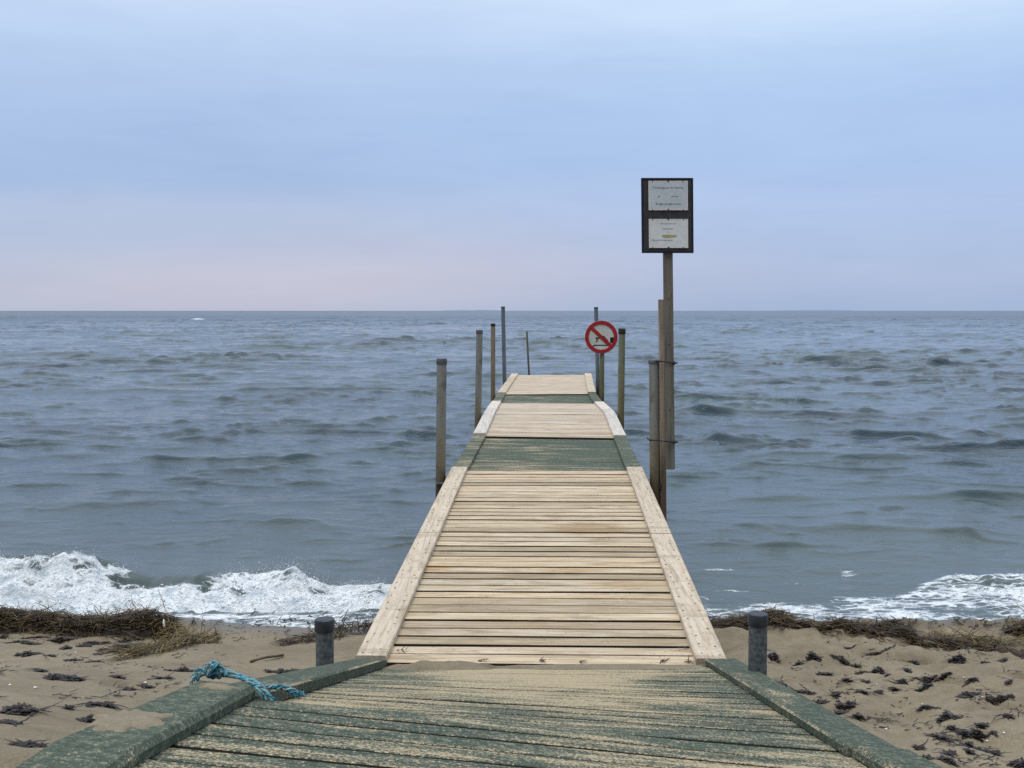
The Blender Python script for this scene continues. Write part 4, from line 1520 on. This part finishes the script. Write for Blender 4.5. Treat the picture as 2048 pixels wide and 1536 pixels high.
def clump(cx, cy, w, hpx, tilt=None, lumpy=1.0):
    q = ground(cx, cy)
    dd = q.y
    wm = w * dd / F
    hm = max(0.02, hpx * dd / F * 1.3)
    mb = MB()
    ta = random.uniform(-.3, .3) if tilt is None else tilt
    sd_ = random.uniform(0, 90)
    ca, sa = math.cos(ta), math.sin(ta)
    bend = random.uniform(-.35, .35) * hm
    n = int((40 + wm * hm * 26000) * lumpy)
    n = min(n, 420)
    k_ = 0
    while k_ < n:
        k = random.uniform(-1, 1)
        v = random.uniform(-1, 1)
        edge = (1 - abs(k) ** 1.6) ** 0.5 * (0.55 + 0.6 * float(pnoise(k * 3 + sd_, 0.5)) + 0.25)
        if abs(v) > max(0.12, edge):
            continue
        if float(pnoise(k * wm * 22 + sd_, v * hm * 30)) < -0.28:
            k_ += 0.3
            continue
        k_ += 1
        lx, ly = wm / 2 * k, hm * .5 * v + bend * k * k
        x_ = q.x + lx * ca - ly * sa
        y_ = q.y + lx * sa + ly * ca
        th_ = max(0, edge * edge - v * v) * min(0.020, hm * 0.28)
        z_ = float(sand_h(x_, y_)) + 0.002 + th_ * random.uniform(0.2, 1.0)
        a_ = ta + random.gauss(0, 1.0) + (math.pi if random.random() < .5 else 0)
        blade(mb, (x_, y_, z_), a_, random.uniform(.008, .022), random.uniform(.006, .015), random.gauss(0.0, .10), 0.9, 3, flat=True)
    m1, m2 = 18, 7
    vs, fs = [], []
    for i in range(m1 + 1):
        k = i / m1 * 2 - 1
        e_ = (1 - abs(k) ** 1.6) ** 0.5 * max(0.15, 0.62 + 0.75 * float(pnoise(k * 3 + sd_, 0.5)))
        for j in range(m2 + 1):
            v = (j / m2 * 2 - 1) * 0.92
            lx, ly = wm / 2 * k * 0.95, hm * .5 * v * e_ + bend * k * k
            x_, y_ = q.x + lx * ca - ly * sa, q.y + lx * sa + ly * ca
            hh = (1 - v * v) * e_ * min(0.018, hm * 0.24) * (0.5 + 1.1 * abs(float(fbm(x_ * 45, y_ * 45, 2)))) * (1 - k * k)
            vs.append((x_, y_, float(sand_h(x_, y_)) - 0.003 + hh))
    for i in range(m1):
        for j in range(m2):
            a0 = i * (m2 + 1) + j
            fs.append((a0, a0 + m2 + 1, a0 + m2 + 2, a0 + 1))
    mb.add(vs, fs, 0, 0.2)
    for _ in range(int(2 + w / 14)):       # a few stray fronds
        k = random.uniform(-1, 1)
        x_, y_ = q.x + wm / 2 * k * ca, q.y + wm / 2 * k * sa
        blade(mb, (x_, y_, float(sand_h(x_, y_)) + 0.006), ta + random.gauss(0, .5) + (math.pi if random.random() < .5 else 0),
              random.uniform(.03, .08), 0.006, 0.0, 0.4, 4, flat=True)
    return mb


def crop_boxes(lst, ox, oy, s):
    return [((a_ + b2) / 2 / s + ox, (c_ + 0.75 * (d_ - c_) - (c_ - c_)) / s + oy, (b2 - a_) / s, (d_ - c_) / s) for a_, b2, c_, d_ in lst]


left_named = [((0, 380, 700, 860), 'large dark wrack clump lying on the sand at the left edge'),
              ((850, 1140, 660, 770), 'dark wrack clump on the sand above the near left kerb, upper of two'),
              ((780, 970, 810, 930), 'dark wrack clump touching the near left kerb, lower of two'),
              ((90, 430, 1060, 1170), 'dark wrack scrap beside the kerb in the bottom left corner'),
              ((440, 800, 340, 530), 'greyish wrack tangle in the middle of the left sand'),
              ((140, 380, 170, 270), 'dark wrack clump on the left sand below the long black strings'),
              ((1620, 1950, 330, 430), 'dark wrack clump on the sand just behind the rope knot'),
              ((470, 760, 55, 115), 'long black wrack string on the left sand in front of the brown bank')]
left_rest = [(1530, 1670, 450, 485), (1390, 1480, 545, 578), (1200, 1310, 550, 600), (440, 530, 240, 262), (320, 450, 375, 415), (590, 690, 110, 210),
             (790, 1070, 85, 150), (0, 70, 0, 100), (40, 320, 85, 130), (200, 470, 60, 85), (200, 400, 120, 145), (520, 740, 5, 30), (810, 1000, 40, 60), (640, 800, 285, 305), (850, 1000, 290, 320),
             (740, 900, 140, 165), (1080, 1200, 455, 470), (1130, 1330, 90, 180), (1160, 1400, 60, 110), (50, 200, 880, 930), (640, 690, 765, 780), (1000, 1100, 5, 25)]
right_named = [((1530, 1730, 365, 445), 'dark wrack mound in the middle of the right-hand sand with a trailing tail'),
               ((1540, 1830, 675, 745), 'largest long black wrack clump low on the right-hand sand'),
               ((1490, 1620, 80, 165), 'dark wrack clump on the right sand just in front of the brown eelgrass line'),
               ((600, 750, 95, 165), 'dark wrack clump on the right sand nearest the right bollard'),
               ((895, 1020, 190, 240), 'rounded dark wrack clump on a small sand mound right of the bollard'),
               ((1940, 2100, 880, 957), 'dark wrack clump cut off by the bottom right corner'),
               ((480, 590, 420, 490), 'reddish black wrack caught along the outer edge of the worn right kerb'),
               ((1180, 1360, 350, 392), 'narrow black wrack bar on the middle of the right sand')]
right_rest = [(130, 220, 80, 150), (320, 410, 155, 180), (420, 530, 60, 150), (690, 800, 40, 75), (870, 1090, 75, 105), (780, 880, 230, 262), (500, 620, 235, 268), (1185, 1260, 145, 178),
              (1090, 1180, 280, 345), (1240, 1410, 265, 325), (1010, 1060, 255, 272), (1600, 1700, 280, 308), (1750, 1960, 420, 480), (1260, 1400, 490, 520), (1400, 1580, 525, 592),
              (1340, 1540, 710, 748), (1530, 1780, 750, 820), (1440, 1550, 825, 868), (345, 490, 360, 410), (640, 790, 470, 520), (600, 740, 520, 570), (770, 850, 560, 602), (800, 880, 370, 402),
              (1240, 1290, 780, 820), (1700, 1770, 605, 655), (1055, 1100, 360, 382), (620, 665, 370, 425), (1850, 1920, 130, 172), (1920, 1960, 310, 322), (1740, 1790, 155, 178), (140, 280, 290, 345),
              (1820, 1860, 830, 856), (1420, 1520, 890, 912), (1300, 1350, 870, 888), (760, 830, 180, 205), (1160, 1200, 205, 250), (840, 890, 305, 320), (700, 760, 300, 312), (1400, 1500, 270, 285),
              (940, 980, 370, 400), (1620, 1660, 820, 860), (1900, 1960, 560, 575), (1480, 1530, 650, 668)]
for bx4, lab in left_named:
    cx, cy, w, h = crop_boxes([bx4], 0, 1260, 4.876)[0]
    tag(clump(cx, cy, w, h, 0.15 if w > 20 else None).build('wrack_clump', M['weed_dark']), lab, 'seaweed', 'dark wrack scattered on the sand')
for bx4 in left_rest:
    cx, cy, w, h = crop_boxes([bx4], 0, 1260, 4.876)[0]
    tag(clump(cx, cy, w, h, 0.1).build('wrack_scrap', M['weed_dark']), 'small dark wrack scrap lying on the sand left of the pier', 'seaweed', 'small wrack scraps on the left sand')
for bx4, lab in right_named:
    cx, cy, w, h = crop_boxes([bx4], 1500, 1280, 3.737)[0]
    tag(clump(cx, cy, w, h).build('wrack_clump', M['weed_dark']), lab, 'seaweed', 'dark wrack scattered on the sand')
for bx4 in right_rest:
    cx, cy, w, h = crop_boxes([bx4], 1500, 1280, 3.737)[0]
    tag(clump(cx, cy, w, h).build('wrack_scrap', M['weed_dark']), 'small dark wrack scrap lying on the sand right of the pier', 'seaweed', 'small wrack scraps on the right sand')
cx, cy, w, h = 567, 1345, 78, 20
tag(clump(cx, cy, w, h, 0.35).build('wrack_clump', M['weed_dark']), 'dark wrack clump against the left kerb between rope and bollard', 'seaweed', 'dark wrack scattered on the sand')

# litter too small to count
lit = MB()
for _ in range(2600):
    if random.random() < 0.6:
        px_, py_ = random.uniform(1480, 2100), random.uniform(1285, 1536)
    else:
        px_, py_ = random.uniform(-40, 640), random.uniform(1262, 1400)
    if px_ < 700 and py_ > 1360 - (px_ - 380) * 0.35 and px_ > 200:
        continue
    if px_ > 1480 and py_ > 1340 + (px_ - 1500) * 0.52 - 4:
        continue
    if float(pnoise(px_ * 0.011, py_ * 0.028)) < random.uniform(-0.1, 0.35):
        continue
    q = ground(px_, py_)
    blade(lit, (q.x, q.y, q.z + 0.004), random.gauss(0, .6), random.uniform(.01, .05), random.uniform(.003, .007), random.gauss(0, .2), 0.8, 3)
tag(lit.build('wrack_litter', M['weed_dark']), kind='stuff')

sh_ = MB()
for _ in range(20):
    px_, py_ = random.choice([(random.uniform(1560, 2060), random.uniform(1290, 1500)), (random.uniform(0, 560), random.uniform(1270, 1380))])
    q = ground(px_, py_)
    r = random.uniform(.003, .008)
    sh_.add([(q.x + a * r * random.uniform(.6, 1.3), q.y + b_ * r, q.z + 0.002 + c_ * r * .5) for a, b_, c_ in OCT], OF)
tag(sh_.build('shell_bits', M['feather'], None, True), kind='stuff')

# bits of wrack at the waterline and on the pier boards
wl = MB()
for _ in range(170):
    px_ = random.choice([random.uniform(380, 700), random.uniform(1650, 2060)])
    q = ground(px_, random.gauss(1250, 4))
    blade(wl, (q.x, q.y, max(q.z, 0) + 0.012), random.gauss(0, .9), random.uniform(.02, .07), random.uniform(.006, .014), random.gauss(0.15, .3), 0.8, 4)
tag(wl.build('waterline_wrack', M['weed_dark']), kind='stuff')
wb = MB()
for (px_, py_, w) in ((800, 1292, 22), (1372, 1292, 30), (1385, 1320, 30), (1330, 1318, 14), (960, 1326, 14), (1165, 1326, 10), (1080, 1325, 9)):
    d_ = F * PW / (745 - 0.955 * (1315 - py_))
    for _ in range(6):
        q = P(px_ + random.uniform(-w, w) * .5, py_ + random.gauss(0, 2), d_)
        i_ = (q - trA.st[0][0]).dot((trA.st[1][0] - trA.st[0][0]).normalized())
        f, s, n = trA.frame(max(0.05, i_), 0.5)
        q2 = trA.at(max(0.03, i_), min(0.9, max(0.1, (q.x - trA.at(i_, 0).x) / PW))) - n * (RH - 0.008)
        blade(wb, q2, random.gauss(0, .7), 0.03, 0.006, random.gauss(0.1, .3), .9, 3)
tag(wb.build('board_litter', M['weed_dark']), kind='stuff')

# feather-white shell in the eelgrass bank
q = gp(341, 1262)
mb = MB()
mb.tube([q + Vector((0, -0.12, 0.05)), q + Vector((0.003, -0.12, 0.07)), q + Vector((0.0, -0.115, 0.09)), q + Vector((-.002, -0.11, 0.11))], [0.003, 0.008, 0.007, 0.002], 8)
tag(mb.build('white_feather', M['feather'], None, True), 'small white feather stuck in the eelgrass bank on the left', 'feather')
# driftwood twig on the sand behind the rope
a, b_ = gp(502, 1326), gp(566, 1314)
mb = MB()
mb.tube(catmull([a + Vector((0, 0, .01)), a.lerp(b_, .4) + Vector((0, .004, .014)), a.lerp(b_, .75) + Vector((0, 0, .012)), b_ + Vector((0, 0, .01))], 5), 0.007, 7)
tag(mb.build('twig', M['bearer'], None, True), 'thin dark driftwood twig on the sand between rope and left bollard', 'twig')
